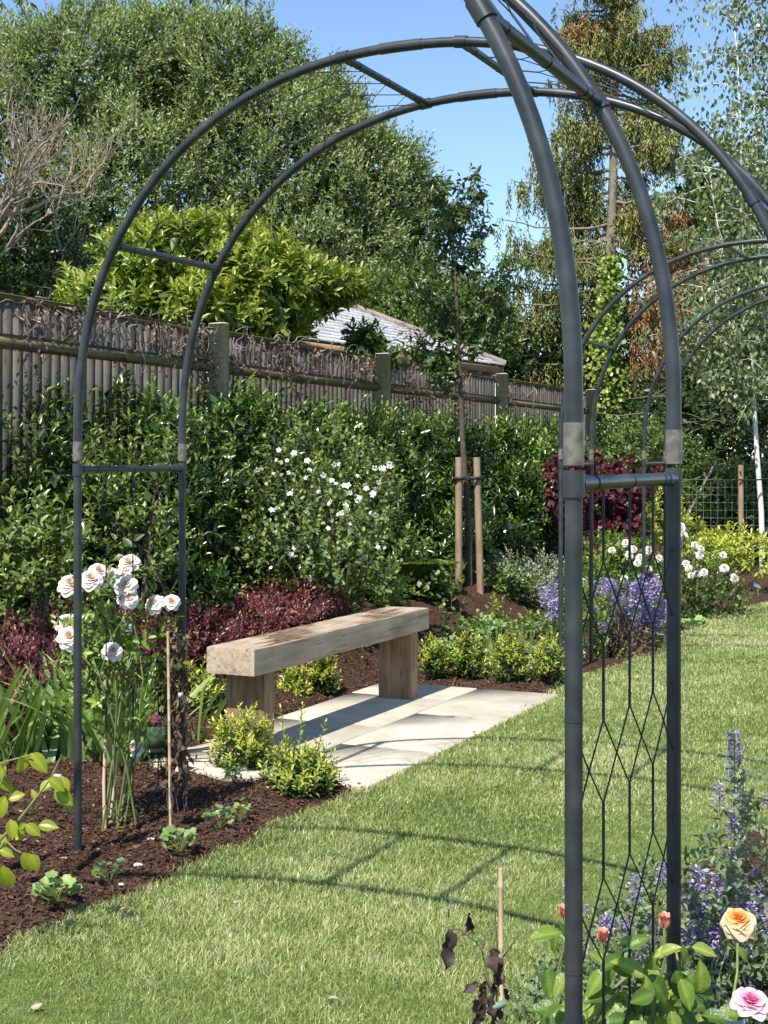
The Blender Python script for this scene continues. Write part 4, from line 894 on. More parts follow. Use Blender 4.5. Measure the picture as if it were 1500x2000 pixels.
# shrub builders in the beds ------------------------------------------------
def mound(name,label,cx,cy,r,h,nshoot,L,Wd,mat,nl=9,slen=.12,tmpl=T_OV,up=.9,cat='shrub',group=None,z0=None,lowmat=None,stemmat='bark',ang=55,elong=1.0,inner=150):
    """bushy small plant of radius r and height h whose foot is at the ground seen at (cx, cy)"""
    g=onground(cx,cy) if z0 is None else np.asarray(z0,float)
    t=thing(name,label,cat,g,group); f=MB(); lo=MB(); st=MB(); n=nshoot
    a=rng.uniform(0,6.28,n); q=np.sqrt(rng.random(n)); el=rng.uniform(.15,1,n)
    P=np.stack([np.cos(a)*q*r*elong,np.sin(a)*q*r,np.sqrt(np.clip(1-(q*.85)**2,0,1))*h*el],1)+g
    out=np.stack([np.cos(a)*q,np.sin(a)*q,0*q],1); D=nrm(out*.8+np.array([0,0,up])+randdir(n)*.3)
    hi=el>.5
    shoots(f,P[hi]-D[hi]*slen*.6,D[hi],rng.uniform(slen*.7,slen*1.3,hi.sum()),nl,L,Wd,tmpl,ang=ang,stem=st,stemr=.0018)
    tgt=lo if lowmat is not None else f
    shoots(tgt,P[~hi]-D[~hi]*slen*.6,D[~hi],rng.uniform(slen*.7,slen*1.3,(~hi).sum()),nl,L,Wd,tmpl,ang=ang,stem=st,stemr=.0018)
    if inner:
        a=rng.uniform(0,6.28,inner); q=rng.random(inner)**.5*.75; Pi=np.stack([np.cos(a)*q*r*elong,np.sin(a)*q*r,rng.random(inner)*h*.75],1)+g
        leaves(tgt,Pi,randdir(inner),randdir(inner),L*1.1,Wd*1.4,T_RH,rng.random((inner,3))*.4)  # low tints on the inner leaves: painted shade within the plant
    part('foliage',f,mat,t,kind='stuff')
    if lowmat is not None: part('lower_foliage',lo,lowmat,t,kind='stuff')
    for i in range(7):
        b0=g+np.array([rng.normal()*.02,rng.normal()*.02,-.02]); q=P[rng.integers(n)]; tube(st,[b0,(b0+q)/2+np.array([0,0,.02]),q],[.004,.003,.0015],n=4,cap=False)
    part('stems',st,M[stemmat],t); return t

# burgundy low hedge
for i,(cx,cy,r,h,lab) in enumerate([(30,1365,.42,.38,'burgundy dwarf shrub at the left edge behind the iris leaves'),(110,1370,.40,.42,'burgundy dwarf shrub just left of the front arch post'),(230,1360,.42,.36,'burgundy dwarf shrub behind the white rose blooms'),(340,1345,.40,.36,'burgundy dwarf shrub behind the rear left arch post'),(430,1330,.42,.36,'burgundy dwarf shrub behind the near end of the bench'),(500,1300,.40,.34,'burgundy dwarf shrub behind the middle of the bench seat'),(560,1270,.40,.46,'tallest burgundy dwarf shrub, peaked, below the white blossoms')]):
    kx=(cx-750)/F; dz=-4.86/(kx*CS-SN); x_=kx*dz; sv_=to_sv(x_,dz); zz_=H(*sv_); tp=CAMH-([1200,1165,1165,1180,1185,1165,1128][i]-HY)/F*dz
    mound('burgundy_shrub',lab,cx,cy,.42,(tp-zz_)*.97,int(rng.uniform(250,400)),.040,.019,M['burg'],nl=8,slen=.12,tmpl=T_RH,group='burgundy shrubs in a row',inner=900,z0=np.array([x_,dz,zz_]))
# ferns and low greens behind the bench
def fern(label,px,py,d,L_,n,mat=M['mid']):
    x_=(px-750)/F*d; g=np.array([x_,d,H(*to_sv(x_,d))]); t=thing('fern',label,'fern',g); f=MB(); st=MB()
    for i in range(n):
        a=rng.uniform(0,6.28); o=np.array([math.cos(a),math.sin(a),0]); k=16; pts=np.array([g+o*L_*x*.6+np.array([0,0,L_*(1.1*x-.6*x*x)]) for x in np.linspace(0,1,k)]); tube(st,pts,.0015,n=3,cap=False)
        tg=nrm(np.gradient(pts,axis=0)); sd=nrm(np.cross(tg,[0,0,1.])); w=.3*L_*np.sin(np.linspace(.25,1,k)*math.pi*.97)+.004
        for s_ in (-1,1): leaves(f,pts,sd*s_+tg*.4,np.cross(sd,tg),w,.028,T_RH)
    part('fronds',f,mat,t); part('stems',st,M['stem'],t)
fern('light green fern behind the bench, left of the white-flowered shrub',470,1195,9.4,.30,14)
fern('small fern just right of the rear left arch post',375,1190,9.2,.28,9)
fern('fern at the foot of the white-flowered shrub',620,1190,9.7,.2,10,M['rose'])
fern('feathery yellow-green fern left of the two stakes',800,1120,12.0,.5,20)
fern('feathery fern between the white-flowered shrub and the stakes',850,1070,12.5,.4,16)
mound('variegated_shrub','silvery variegated shrub right of the two stakes',1035,1170,.52,.55,380,.045,.022,M['vari'],nl=8,slen=.12,tmpl=T_RH,inner=500,z0=np.array([*W(1030,1170,13.6)[:2],.1]))
# small box-like lime plants
lime=[(478,1525,.17,.34,'lime-tipped evergreen plant in front of the near bench leg'),
      (585,1548,.17,.20,'young evergreen plant with three tall shoots at the patio corner'),
      (375,1400,.2,.30,'lime-tipped evergreen plant beneath the near end of the bench'),
      (575,1385,.17,.22,'low green plant under the bench, nearest its left leg'),
      (630,1355,.19,.24,'lime-tipped plant behind the bench, under its middle'),
      (690,1325,.17,.2,'dark green plant behind the bench close to the far leg'),
      (845,1320,.19,.22,'lime-tipped plant just right of the far bench leg'),
      (915,1325,.22,.27,'lime-tipped plant, second right of the far bench leg'),
      (1000,1335,.24,.30,'largest lime-tipped plant at the back corner of the patio'),
      (1075,1335,.2,.26,'golden lime-tipped plant beside the foreground arch post')]
for i,(cx,cy,r,h,lab) in enumerate(lime):
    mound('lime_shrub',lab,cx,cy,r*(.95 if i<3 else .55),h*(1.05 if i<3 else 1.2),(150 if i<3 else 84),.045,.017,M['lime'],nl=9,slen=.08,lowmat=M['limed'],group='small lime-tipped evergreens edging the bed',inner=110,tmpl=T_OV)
def shootgroup(name,label,gx_,gy_,tips,L,Wd,mat,nl=16):
    g=onground(gx_,gy_); t=thing(name,label,'shoots',g); f=MB(); st=MB()
    for (x,y) in tips:
        b_=g+np.array([rng.normal()*.03,rng.normal()*.03,0]); e=W(x,y,g[1]+rng.normal()*.03); D=(e-b_); l=np.linalg.norm(D); tube(st,[b_,(b_+e)/2,e],[.003,.0025,.0015],n=4,cap=False)
        shoots(f,b_[None]+D*.25,D[None],np.array([l*.78]),nl,L,Wd,mat if False else T_OV,ang=48)
    part('leaves',f,mat,t); part('stems',st,M['stem'],t)
shootgroup('evergreen_shoots','three upright leafy shoots rising in front of the bench shadow',585,1540,[(548,1385),(590,1378),(636,1408),(560,1440),(615,1450)],.042,.017,M['lime'])

# rows of low ground plants (herb stems) behind the bench
def herb(label,px,py,d,h,n,mat,L=.05,Wd=.035,tm=T_RD,name='perennial_plant'):
    x_=(px-750)/F*d; g=np.array([x_,d,H(*to_sv(x_,d))]); t=thing(name,label,'perennial',g); f=MB(); st=MB()
    for i in range(n):
        o=np.array([rng.normal(),rng.normal(),0])*.35; D=nrm(o+np.array([0,0,1.])); hh=h*rng.uniform(.6,1.1); e=g+D*hh; tube(st,[g,(g+e)/2,e],.0018,n=3,cap=False)
        shoots(f,g[None]+D*hh*.2,D[None],np.array([hh*.85]),7,L,Wd,tm,ang=75)
    part('leaves',f,mat,t); part('stems',st,M['stem'],t)
herb('leafy perennial with lobed leaves in front of the stakes',905,1195,10.6,.34,8,M['mid'],.06,.05)
herb('thin perennial with grey leaves left of the stakes',740,1190,10.8,.42,7,M['grey'],.05,.02,T_OV)
herb('low light green perennial between bench and white-flowered shrub',690,1190,10.4,.16,8,M['rose'],.05,.045)
herb('reddish small perennial behind the bench end',840,1200,10.7,.2,6,M['burg'],.04,.015,T_OV)
herb('green perennial at the foot of the variegated shrub',985,1180,12,.22,8,M['mid'],.05,.03)
herb('pale perennial leaves beside the foreground post',1052,1290,9.9,.2,6,M['vari'],.05,.03)
herb('broad-leaved plant behind the far bench leg',945,1260,9.9,.14,5,M['heuch'],.05,.04)
for q_ in (('green clump behind the bench seat near the burgundy shrubs',600,1200,10.2,.30,9,M['mid'],.06,.04),('light leafy perennial behind the far half of the bench',760,1180,11.0,.30,9,M['rose'],.06,.045),
    ('small yellow-green perennial just right of the right stake',965,1160,12.4,.22,7,M['lime'],.05,.03),('grey-leaved perennial left of the grassy tufts',810,1230,10.3,.18,6,M['grey'],.05,.03),('tall thin perennial with lobed leaves in front of the left stake',880,1190,11.2,.5,7,M['mid'],.065,.055),
    ('lobed-leaf perennial between the white-flowered shrub and left stake',720,1150,11.6,.34,9,M['mid'],.075,.06),('green perennial in front of the variegated shrub',1040,1220,11.6,.25,8,M['rose'],.06,.03),('spreading green perennial behind the lime plants',1010,1250,10.8,.20,7,M['mid'],.05,.035)):
    herb(*q_)
def spray_grass(label,px,py,d,h,n,mat=M['iris']):
    x_=(px-750)/F*d; g=np.array([x_,d,H(*to_sv(x_,d))]); t=thing('grass_tuft',label,'ornamental grass',g); f=MB()
    a=rng.uniform(0,6.28,n); D=np.stack([np.cos(a)*.3,np.sin(a)*.3,1+0*a],1); leaves(f,np.repeat(g[None],n,0)+rng.normal(size=(n,3))*[.02,.02,0],D,randdir(n),rng.uniform(.5,1,n)*h,.007,T_ST,flat=.2); part('blades',f,mat,t)
spray_grass('grassy tuft right of the far bench end',852,1265,9.9,.3,26); spray_grass('tall grassy tuft behind the lime plants',962,1265,10.2,.38,34); spray_grass('grass tuft left of the foreground arch post',1030,1250,10.6,.32,30)

for (lab,px,d,r,h,mt,L_,w_) in (('rounded green perennial clump behind the middle of the bench seat',640,10.6,.24,.30,M['mid'],.055,.04),('broad leafy clump behind the far end of the bench seat',745,11.3,.24,.26,M['rose'],.06,.045),
    ('greenish undergrowth between the burgundy shrubs and the white-flowered shrub',560,10.5,.24,.34,M['mid'],.05,.03),('leafy clump just left of the left stake foot',835,12.0,.26,.26,M['mid'],.07,.05),('green clump in front of the two stakes, right of the lobed perennial',955,11.6,.20,.22,M['heuch'],.06,.045),
    ('olive clump right of the staked tree, left of the variegated shrub',995,13.2,.24,.30,M['mid'],.06,.035),('small green clump at the edge of the mulch behind the far bench leg',880,10.3,.15,.16,M['heuch'],.05,.04),('leafy clump beside the foreground post, left side',1065,11.8,.22,.28,M['rose'],.055,.035)):
    x_=(px-750)/F*d; mound('leafy_clump',lab,0,0,r,h,75,L_,w_,mt,nl=6,slen=.13,tmpl=T_RD,z0=np.array([x_,d,H(*to_sv(x_,d))]),inner=60,ang=68,cat='perennial')
# ------------------------------------------------------------------ iris fans
il=leafme('leaf',M['iris'],w=.09,curl=.35,nx=12)
ivs=[]
for tint in (.1,.35,.6,.9):
    me=il.copy(); a=me.attributes['tint']; nv_=len(me.vertices); a.data.foreach_set('color',np.tile([tint,.5,.5+.2*tint,1],nv_).astype(np.float32)); 
    co=np.zeros(nv_*3,np.float32); me.vertices.foreach_get('co',co); co=co.reshape(-1,3); x=co[:,2]; co[:,0]=np.sign(co[:,0])*.045*np.minimum(1,(1-x)*3.2)**.8*(.65+.35*x)*(np.abs(co[:,0])>1e-6)*np.where(np.abs(co[:,0])>np.abs(co[:,0]).max()*0, 1,1)
    u=np.tile([-1,-.5,0,.5,1],nv_//5); co[:,0]=u*.027*np.minimum(1,(1-x)*3.0)**.7; co[:,1]=-(.05+.30*(tint>.5))*x**2.5+np.abs(u)*.004; me.vertices.foreach_set('co',co.ravel()); me.update(); ivs.append(me)
for (gx_,gy_,n,h,lab) in [(15,1500,11,.56,'iris clump at the left edge of the photo'),(95,1490,15,.62,'iris clump left of the front arch post'),(165,1495,13,.60,'iris clump directly behind the front arch post'),(240,1500,15,.58,'iris clump behind the rose canes'),(300,1490,9,.52,'iris clump near the rear left arch post, leaning right'),(370,1455,4,.42,'few iris blades right of the rear left arch post')]:
    g=onground(gx_,gy_-12); t=thing('iris',lab,'iris',g,'iris clumps in the left bed')
    for i in range(int(n*2.3)):
        a=rng.uniform(-1,1); dirv=np.array([a*.8,rng.normal()*.3,1.1]); place('leaf',ivs[rng.integers(4)],t,g+np.array([rng.normal()*.07,rng.normal()*.05,-.01]),nrm(dirv),h*rng.uniform(.65,1.12),roll=rng.uniform(-.9,.9))

# ------------------------------------------------------------------ climbing rose with cream blooms
RD=5.75
rs=thing('white_rose_bush','cream-white rose bush with large blooms beside the front left arch post','rose bush',onground(215,1620))
cr=[rose_mesh('bloom',M['cream'],1.0,6) for _ in range(3)]
blooms=[(138,1143,54),(177,1133,50),(193,1117,42),(215,1127,46),(236,1127,42),(246,1144,44),(249,1168,40),(252,1101,42),(302,1180,40),(335,1176,32),(137,1222,50),(165,1225,36),(136,1246,46),(178,1247,36),(220,1272,40),(247,1227,32),(262,1462,36)]
st=MB(); root=BASE[rs.name]; BL=[]; HUBS=[W(190+18*i+rng.normal()*6,1340+rng.normal()*35,RD+rng.normal()*.04) for i in range(6)]
for h_ in HUBS:
    b_=root+np.array([rng.normal()*.035,rng.normal()*.03,0]); tube(st,[b_,b_*.6+h_*.4+rng.normal(size=3)*.012,h_],[.005,.0045,.0035],n=6,cap=False)
for (x,y,dia) in blooms:
    dd=RD+rng.uniform(-.12,.2); p=W(x,y,dd); place('bloom',cr[rng.integers(3)],rs,p,nrm(CAMV*.8+np.array([rng.normal()*.35,0,rng.uniform(.3,1.2)])),dia/2/F*dd*rng.uniform(.92,1.18))
    hub=HUBS[len(BL)%6]; BL.append(1)
    tube(st,[hub,hub*.55+p*.45+rng.normal(size=3)*.01,(hub+p*3)/4+np.array([0,.02,-.02]),p],[.0034,.0026,.002,.0016],n=5,cap=False)
part('cane',st,M['stem'],rs,kind='stuff')
f=MB(); lb=[lobe(205,1180,60,45,5.85,.15),lobe(170,1250,50,50,5.85,.14),lobe(250,1260,60,50,5.85,.15),lobe(215,1320,55,50,5.85,.15),lobe(290,1270,45,40,5.9,.12),lobe(225,1400,45,50,5.85,.12),lobe(160,1330,35,40,5.9,.12)]
P,N=shell(lb,230,.4,.5,.2); shoots(f,P,nrm(N+randdir(len(P))*.6+np.array([0,0,.3])),rng.uniform(.06,.13,len(P)),5,.05,.026,T_OV,ang=70,stem=None)
P2,N2=shell([lobe(240,1590,40,30,5.9,.08),lobe(225,1620,40,14,5.8,.06)],16,.3,.6,.1); shoots(f,P2,nrm(N2+np.array([0,0,.6])),.05,5,.03,.016,T_OV,ang=70); part('foliage',f,M['rose'],rs)
cn=thing('rose_canes','bundle of bare green and brown rose canes rising from the mulch','canes',onground(225,1610)); m=MB(); m2=MB()
for (x0,y0,x1,y1,r,mm) in ((205,1620,207,1425,.0085,m),(212,1608,235,1440,.007,m),(232,1600,262,1450,.006,m2),(232,1590,275,1430,.007,m2),(236,1592,250,1420,.005,m2),(206,1430,210,1180,.006,m2),(250,1420,256,1250,.005,m2)):
    g=onground(x0,y0) if y0>1500 else W(x0,y0,5.82); e=W(x1,y1,(g[1]+.03)); tube(mm,[g-np.array([0,0,.02]),(g+e)/2+rng.normal(size=3)*.004,e],[r,r*.9,r*.8],n=7)
part('pale_cane',m,M['cane'],cn); part('green_cane',m2,M['stem'],cn)

# dead climber tied to bamboo cane
dc=thing('bamboo_cane','pale bamboo cane pushed into the left bed','cane',onground(333,1622)); m=MB(); g=BASE[dc.name]; e=W(328,1235,g[1])
kk=9; pts=[]; rr=[]
for i in range(kk+1):
    for q,rad_ in ((-.006,.0058),(0,.0068),(.006,.0058)):
        pts.append(g+(e-g)*(i/kk+q*.6)-np.array([0,0,.02])*(i==0)); rr.append(rad_)
tube(m,pts,rr,n=8); part('cane',m,M['cane'],dc,smooth=True)
dv=thing('withered_climber','withered brown climbing plant hanging round the bamboo cane','dead plant',onground(340,1600)); m=MB(); f=MB(); g0=BASE[dv.name]
for i in range(16):
    x=336+rng.normal()*12; pts=[g0+rng.normal(size=3)*np.array([.03,.03,0])]
    for y in np.linspace(1560,rng.uniform(1240,1420),9): x=np.clip(x+rng.normal()*9,300,365); pts.append(W(x,y,g0[1]+rng.normal()*.05))
    tube(m,pts,.0022,n=3,cap=False)
n=520; y=rng.uniform(1230,1540,n); x=338+rng.normal(size=n)*np.interp(y,[1230,1350,1540],[13,14,16]); P=np.array([W(a,b,g0[1]+rng.normal()*.05) for a,b in zip(x,y)])
leaves(f,P,randdir(n)+np.array([0,0,-1.1]),randdir(n),rng.uniform(.02,.055,n),rng.uniform(.008,.024,n),T_OV,flat=1.2)
part('dry_stem',m,M['bark'],dv,kind='stuff'); part('withered_leaf',f,M['deadvine'],dv,kind='stuff')
tg=thing('plant_tag','plastic plant tag with a crimson flower picture tied to the dead climber','plant label',W(302,1440,5.6)); 
def card(mb,x0,y0,x1,y1,d,tilt=0.0):
    a,b,c,e=W(x0,y1,d),W(x1,y1,d+.01),W(x1,y0,d+.01),W(x0,y0,d); mb.add([a,b,c,e,a+[0,.002,0],b+[0,.002,0],c+[0,.002,0],e+[0,.002,0]],[[0,1,2,3],[7,6,5,4],[0,4,5,1],[1,5,6,2],[2,6,7,3],[3,7,4,0]])
m=MB(); card(m,287,1420,323,1462,5.6); part('card',m,M['tagpic'],tg)
m=MB(); card(m,288,1463,322,1474,5.6); part('name_strip',m,M['tagblack'],tg)
m=MB()
for i in range(26):
    p=W(302+np.clip(rng.normal()*6,-10,10),1404+np.clip(rng.normal()*6,-9,9),5.598); leaves(m,p[None],randdir(1)*np.array([1,.05,1]),np.array([[0,-1.,.1]]),.010,.008,T_RD)
part('printed_flower',m,M['tagred'],tg)
m=MB(); card(m,291,1466,295,1471,5.597); part('printed_mark',m,M['label'],tg)
wl2=thing('white_label','small whitish plastic label half hidden by leaves at lower left','plant label',W(112,1525,4.6)); m=MB(); card(m,104,1512,120,1538,4.75); part('label_card',m,M['label'],wl2)
wt=thing('white_tag','small white tag on the withered climber','plant label',W(353,1358,5.62)); m=MB(); card(m,348,1353,357,1363,5.62); part('tag_card',m,M['label'],wt)

# ------------------------------------------------------------------ seedlings in the mulch
hl=[]
for tint in (.2,.5,.85):
    mb=MB(); k=15; a=np.linspace(.35,2*math.pi-.35,k); V=[[0,0,0]]; 
    for i,x in enumerate(a): r=.5*(1+.13*math.cos(x*5.5)); V.append([math.sin(x)*r,.06*math.cos(i*2.2)+.10,.42-math.cos(x)*r*.9+.05])
    V.append([0,-.02,.45]); mb.add(V,[[k+1,i,i+1] for i in range(1,k)]+[[k+1,0,1],[k+1,k,0]],[tint,.5,.5]); hl.append(mb.mesh('leaf',M['heuch']))
for (gx_,gy_,r,n,lab) in [(108,1765,.075,26,'scallop-leaved seedling nearest the lawn edge at lower left'),(212,1725,.055,16,'scallop-leaved seedling right of the front arch post foot'),(352,1665,.07,20,'scallop-leaved seedling beside the bamboo cane foot'),(425,1620,.06,14,'spreading seedling left of the patio corner'),(470,1605,.05,13,'small seedling nearest the patio corner, below the lime plant'),(1350,1228,.13,26,'round-leaved seedling by the far lawn edge right of the arch post')]:
    g=onground(gx_,gy_); t=thing('seedling',lab,'seedling',g,'scallop-leaved seedlings'); st=MB(); sc_=r*.62
    for i in range(n):
        a=rng.uniform(0,6.28); q=math.sqrt(rng.random())*r; p=g+np.array([math.cos(a)*q*.85,math.sin(a)*q*.7,.015+.055*(1-q/r)+rng.uniform(0,.03)]); 
        up_=nrm(np.array([math.cos(a)*.7,math.sin(a)*.7,.1+.5*rng.random()])); o=place('leaf',hl[i%3],t,p,up_,sc_*rng.uniform(.6,1.05))
        yv=nrm(np.array([math.cos(a)*-.2+rng.normal()*.25,math.sin(a)*-.2-.55,1])); zv=np.array(up_); xv=nrm(np.cross(yv,zv)); yv=np.cross(zv,xv)
        o.rotation_quaternion=Matrix(np.stack([xv,yv,zv],1).tolist()).to_quaternion()
        tube(st,[g,p],.0012,n=3,cap=False)
    part('stems',st,M['stem'],t)
rt=thing('dried_root','tangled dry root clump beside the patio corner seedling','dry roots',onground(480,1575)); m=MB()
for i in range(26):
    d=randdir(1)[0]; d[2]=abs(d[2])*.5; p=BASE[rt.name]; pts=[p]
    for j in range(4): d=nrm(d+rng.normal(size=3)*.5); pts.append(pts[-1]+d*.02)
    tube(m,pts,.0014,n=3,cap=False)
part('root',m,M['grey'],rt,kind='stuff')
for (x,y,r,lab) in ((298,1643,.016,'white pebble on the mulch beside the bamboo cane'),(82,1832,.010,'pale flat chip near the lawn edge at lower left'),(270,1693,.014,'tan pebble on the mulch right of the front post'),(237,1731,.008,'tiny white pebble beside the second seedling')):
    g=onground(x,y); t=thing('pebble',lab,'pebble',g,'pale pebbles on the mulch'); mb=MB()
    prof=[(0,-.5),(.6,-.4),(.95,0),(.8,.35),(.35,.55),(0,.6)]; lathe(mb,np.array(prof)*r,g+np.array([0,0,.006]),9); V=mb.v[0]; V[:,0]=g[0]+(V[:,0]-g[0])*1.5; V+=rng.normal(size=V.shape)*r*.07; part('stone',mb,M['stone'],t,smooth=True)

fm=[leafme('leaf',M['creeper'],w=.5,curl=1.2,tint=[t_,.5,.5]) for t_ in (.5,.95)]
for (x,y,lab) in ((60,1968,'pale dry leaf on the grass at the bottom left corner'),(705,1530,'tiny dry leaf where lawn, mulch and patio meet'),(640,1950,'dry leaf on the grass at the bottom, left of the dead plant'),(930,1430,'dry leaf lying on the lawn beside the patio edge'),(455,1760,'small dry leaf on the lawn below the hoop shadow'),(1210,1560,'small dry leaf on the lawn seen through the wire mesh')):
    g=G(x,y,.03); t=thing('fallen_leaf',lab,'fallen leaf',g,'dry leaves fallen on the lawn'); place('leaf',fm[rng.integers(2)],t,g,nrm(np.array([rng.normal(),rng.normal(),.15])),rng.uniform(.02,.035))
# ------------------------------------------------------------------ left foreground branch with yellow-green leaves
yl=[leafme('leaf',M['yrose'],w=.62,curl=c,tint=[t_,.5,.5]) for t_,c in ((.3,.8),(.6,1.4),(.9,1.0))]
YD=4.35
yb=thing('yellow_leaved_rose','rose branch with large yellow-green leaves at the lower left edge','rose branch',np.array([*W(-60,894,YD)[:2],0]))
st=MB(); g=BASE[yb.name]; ax_=[g,W(-50,1750,YD),W(-10,1650,YD),W(30,1610,YD),W(65,1565,YD),W(100,1520,YD),W(118,1480,YD)]; tube(st,ax_,[.007,.006,.005,.004,.0035,.003,.002],n=6)
tube(st,[W(-40,1720,YD),W(10,1640,YD),W(30,1660,YD),W(50,1670,YD)],.003,n=5); tube(st,[W(-30,1600,YD),W(10,1510,YD),W(0,1490,YD),W(60,1475,YD)],.003,n=5)
part('stem',st,M['stem'],yb)
for (x,y,dx,dy,l) in [(50,1470,-10,40,42),(58,1472,45,40,50),(10,1490,-15,30,40),(78,1545,25,-18,40),(70,1560,-8,-20,20),(95,1520,30,20,40),(108,1540,40,35,48),(120,1515,10,40,42),(50,1608,-14,12,20),(50,1610,28,18,36),(75,1612,38,0,40),(42,1640,2,-30,24),(45,1665,18,42,46),(58,1668,24,50,40),(10,1555,-15,50,45),(15,1560,30,-10,34),(20,1600,10,45,40),(0,1630,15,30,30),(5,1690,10,60,50),(20,1700,-5,55,40),(30,1640,20,-20,26),(0,1520,30,30,38),(128,1550,12,38,36),(0,1660,30,10,30)]:
    d=np.array([dx,0,-dy],float); d/=np.linalg.norm(d); p=W(x,y,YD+rng.uniform(-.05,.05)); o=place('leaf',yl[rng.integers(3)],yb,p,nrm(d+np.array([0,rng.uniform(-.5,.2),0])),l/F*YD*1.0)
    zv=nrm(d+np.array([0,rng.uniform(-.3,.2),0])); yv=nrm(np.array([rng.normal()*.35,-.75,.6])); xv=nrm(np.cross(yv,zv)); yv=np.cross(zv,xv); o.rotation_quaternion=Matrix(np.stack([xv,yv,zv],1).tolist()).to_quaternion()

# ------------------------------------------------------------------ staked young tree
TD=13.0
def gz(px,d): x=(px-750)/F*d; s,v=to_sv(x,d); return np.array([x,d,H(s,v)])
yt=thing('young_tree','young upright ornamental tree tied between two stakes','young tree',gz(915,TD))
m=MB(); trunk=[gz(917,TD)-np.array([0,0,.1]),W(914,1000,TD),W(908,930,TD),W(903,850,TD),W(900,760,TD),W(895,680,TD),W(893,600,TD),W(888,520,TD),W(884,450,TD),W(890,400,TD),W(900,360,TD)]
tube(m,trunk,np.array([13,12,11,9.5,8.5,7,6,4.5,3.5,2.5,1.5])/2/F*TD*1.1,n=8); part('trunk',m,M['bark'],yt,smooth=True)
m=MB(); tips=[]
for (x0,y0,x1,y1) in ((897,700,850,560),(896,690,960,560),(894,640,840,480),(893,620,985,520),(890,560,850,400),(889,540,945,420),(888,500,860,345),(886,450,940,345),(885,430,850,350),(896,720,800,660),(898,740,870,690),(896,660,925,480),(892,600,800,540),(898,700,985,600),(890,520,905,380),(895,650,1000,505),(899,740,830,690),(896,670,850,610)):
    a=W(x0,y0,TD); b=W(x1,y1,TD+rng.uniform(-.5,.5)); c=(a+b)/2+np.array([(x1-x0)*.0012,0,-.02]); q=np.array([a,a*.5+c*.5,c,c*.5+b*.5+rng.normal(size=3)*.02,b]); tube(m,q,np.linspace(.011,.003,5),n=5,cap=False)
    for t_ in np.linspace(.15,1,15): i=min(int(t_*4),3); tips.append(q[i]+(q[i+1]-q[i])*(t_*4-i))
part('branches',m,M['bark'],yt)
tips=np.array(tips); f=MB(); P=np.repeat(tips,3,0)+rng.normal(size=(len(tips)*3,3))*.05
shoots(f,P,randdir(len(P))+np.array([0,0,.3]),rng.uniform(.05,.14,len(P)),6,.085,.038,T_OV,ang=70,droop=.5); part('foliage',f,M['young'],yt,kind='stuff')
for nm,lab,x0,x1,y0,d in (('tree_stake','left stake of the pair beside the young tree',896,896,893,TD-.2),('tree_stake','right stake of the pair beside the young tree',939,931,893,TD-.15)):
    b_=gz(x0,d); t=thing(nm,lab,'tree stake',b_,'stake pair supporting the young tree'); m=MB(); e=W(x1,y0,d); tube(m,[b_-np.array([0,0,.1]),(b_+e)/2,e],.032,n=12); part('stake',m,M['stake'],t)
tie=thing('tree_tie','black rubber strap tying the young tree to its two stakes','tree tie',W(912,934,TD-.18)); m=MB()
a,b=W(888,934,TD-.2),W(942,934,TD-.15)
ring=[np.array([a[0],TD-.2-.045,a[2]]),np.array([(a[0]+b[0])/2,TD-.2-.02,a[2]]),np.array([b[0],TD-.15-.045,a[2]]),np.array([b[0]+.01,TD-.15,a[2]]),np.array([b[0],TD-.1,a[2]]),np.array([(a[0]+b[0])/2,TD+.05,a[2]]),np.array([a[0],TD-.1,a[2]]),np.array([a[0]-.01,TD-.2,a[2]]),np.array([a[0],TD-.2-.045,a[2]])]
for i in range(8):
    p,q=ring[i],ring[i+1]; d=nrm(q-p); sd=np.cross(d,[0,0,1.]); box(m,(p+q)/2,(np.linalg.norm(q-p)+.006,.012,.03),ax=np.array([d,sd,[0,0,1]]))
part('strap',m,M['strap'],tie)
m=MB(); box(m,W(912,934,TD-.26),(.05,.04,.045),bev=.008); part('buckle',m,M['strap'],tie)

# ------------------------------------------------------------------ right-hand border
def cloud(name,label,lobes,n,L,Wd,mat,nl=7,slen=.12,tm=T_RH,inner=200,cat='shrub',group=None,upb=.6,flowers=None,stemmat='bark',ang=58):
    c=np.mean([l[0] for l in lobes],0); b=np.array([c[0],c[1],0.]); t=thing(name,label,cat,b,group); f=MB(); st=MB()
    P,N=shell(lobes,n,.6,.3,.15); shoots(f,P,nrm(N*.6+np.array([0,0,upb])+randdir(len(P))*.4),rng.uniform(slen*.6,slen*1.3,len(P)),nl,L,Wd,tm,ang=ang,stem=st,stemr=.002)
    if inner: Pi,Ni=shell(lobes,inner,.3,.6,.05,cut=.2); leaves(f,Pi,randdir(len(Pi)),randdir(len(Pi)),L*1.2,Wd*1.4,T_RH,rng.random((len(Pi),3))*.4)  # darker tint on the inside leaves imitates the shade among them
    part('foliage',f,mat,t,kind='stuff')
    for i in range(8):
        l=lobes[i%len(lobes)]; tube(st,[b+rng.normal(size=3)*np.array([.04,.04,0]),(b+l[0])/2,l[0]],[.008,.006,.003],n=4,cap=False)
    part('stems',st,M[stemmat],t)
    if flowers:
        me,pts,sz=flowers
        for (x,y,d) in pts: place('bloom',me,t,W(x,y,d),nrm(CAMV+randdir(1)[0]*.6),sz*rng.uniform(.8,1.15))
    return t
cloud('purple_leaved_shrub','dark purple-leaved shrub between the foreground arch posts',[lobe(1170,945,60,30,15.8,.35),lobe(1110,990,35,45,15.7,.3),lobe(1190,990,60,50,15.7,.35),lobe(1240,950,40,35,15.8,.3),lobe(1200,1050,35,40,15.6,.3),lobe(1110,930,30,25,15.9,.25)],170,.11,.095,M['smoke'],tm=T_RD,inner=160,nl=6,slen=.16)
wr=rose_mesh('bloom',M['white'],1.0,4,4,3)
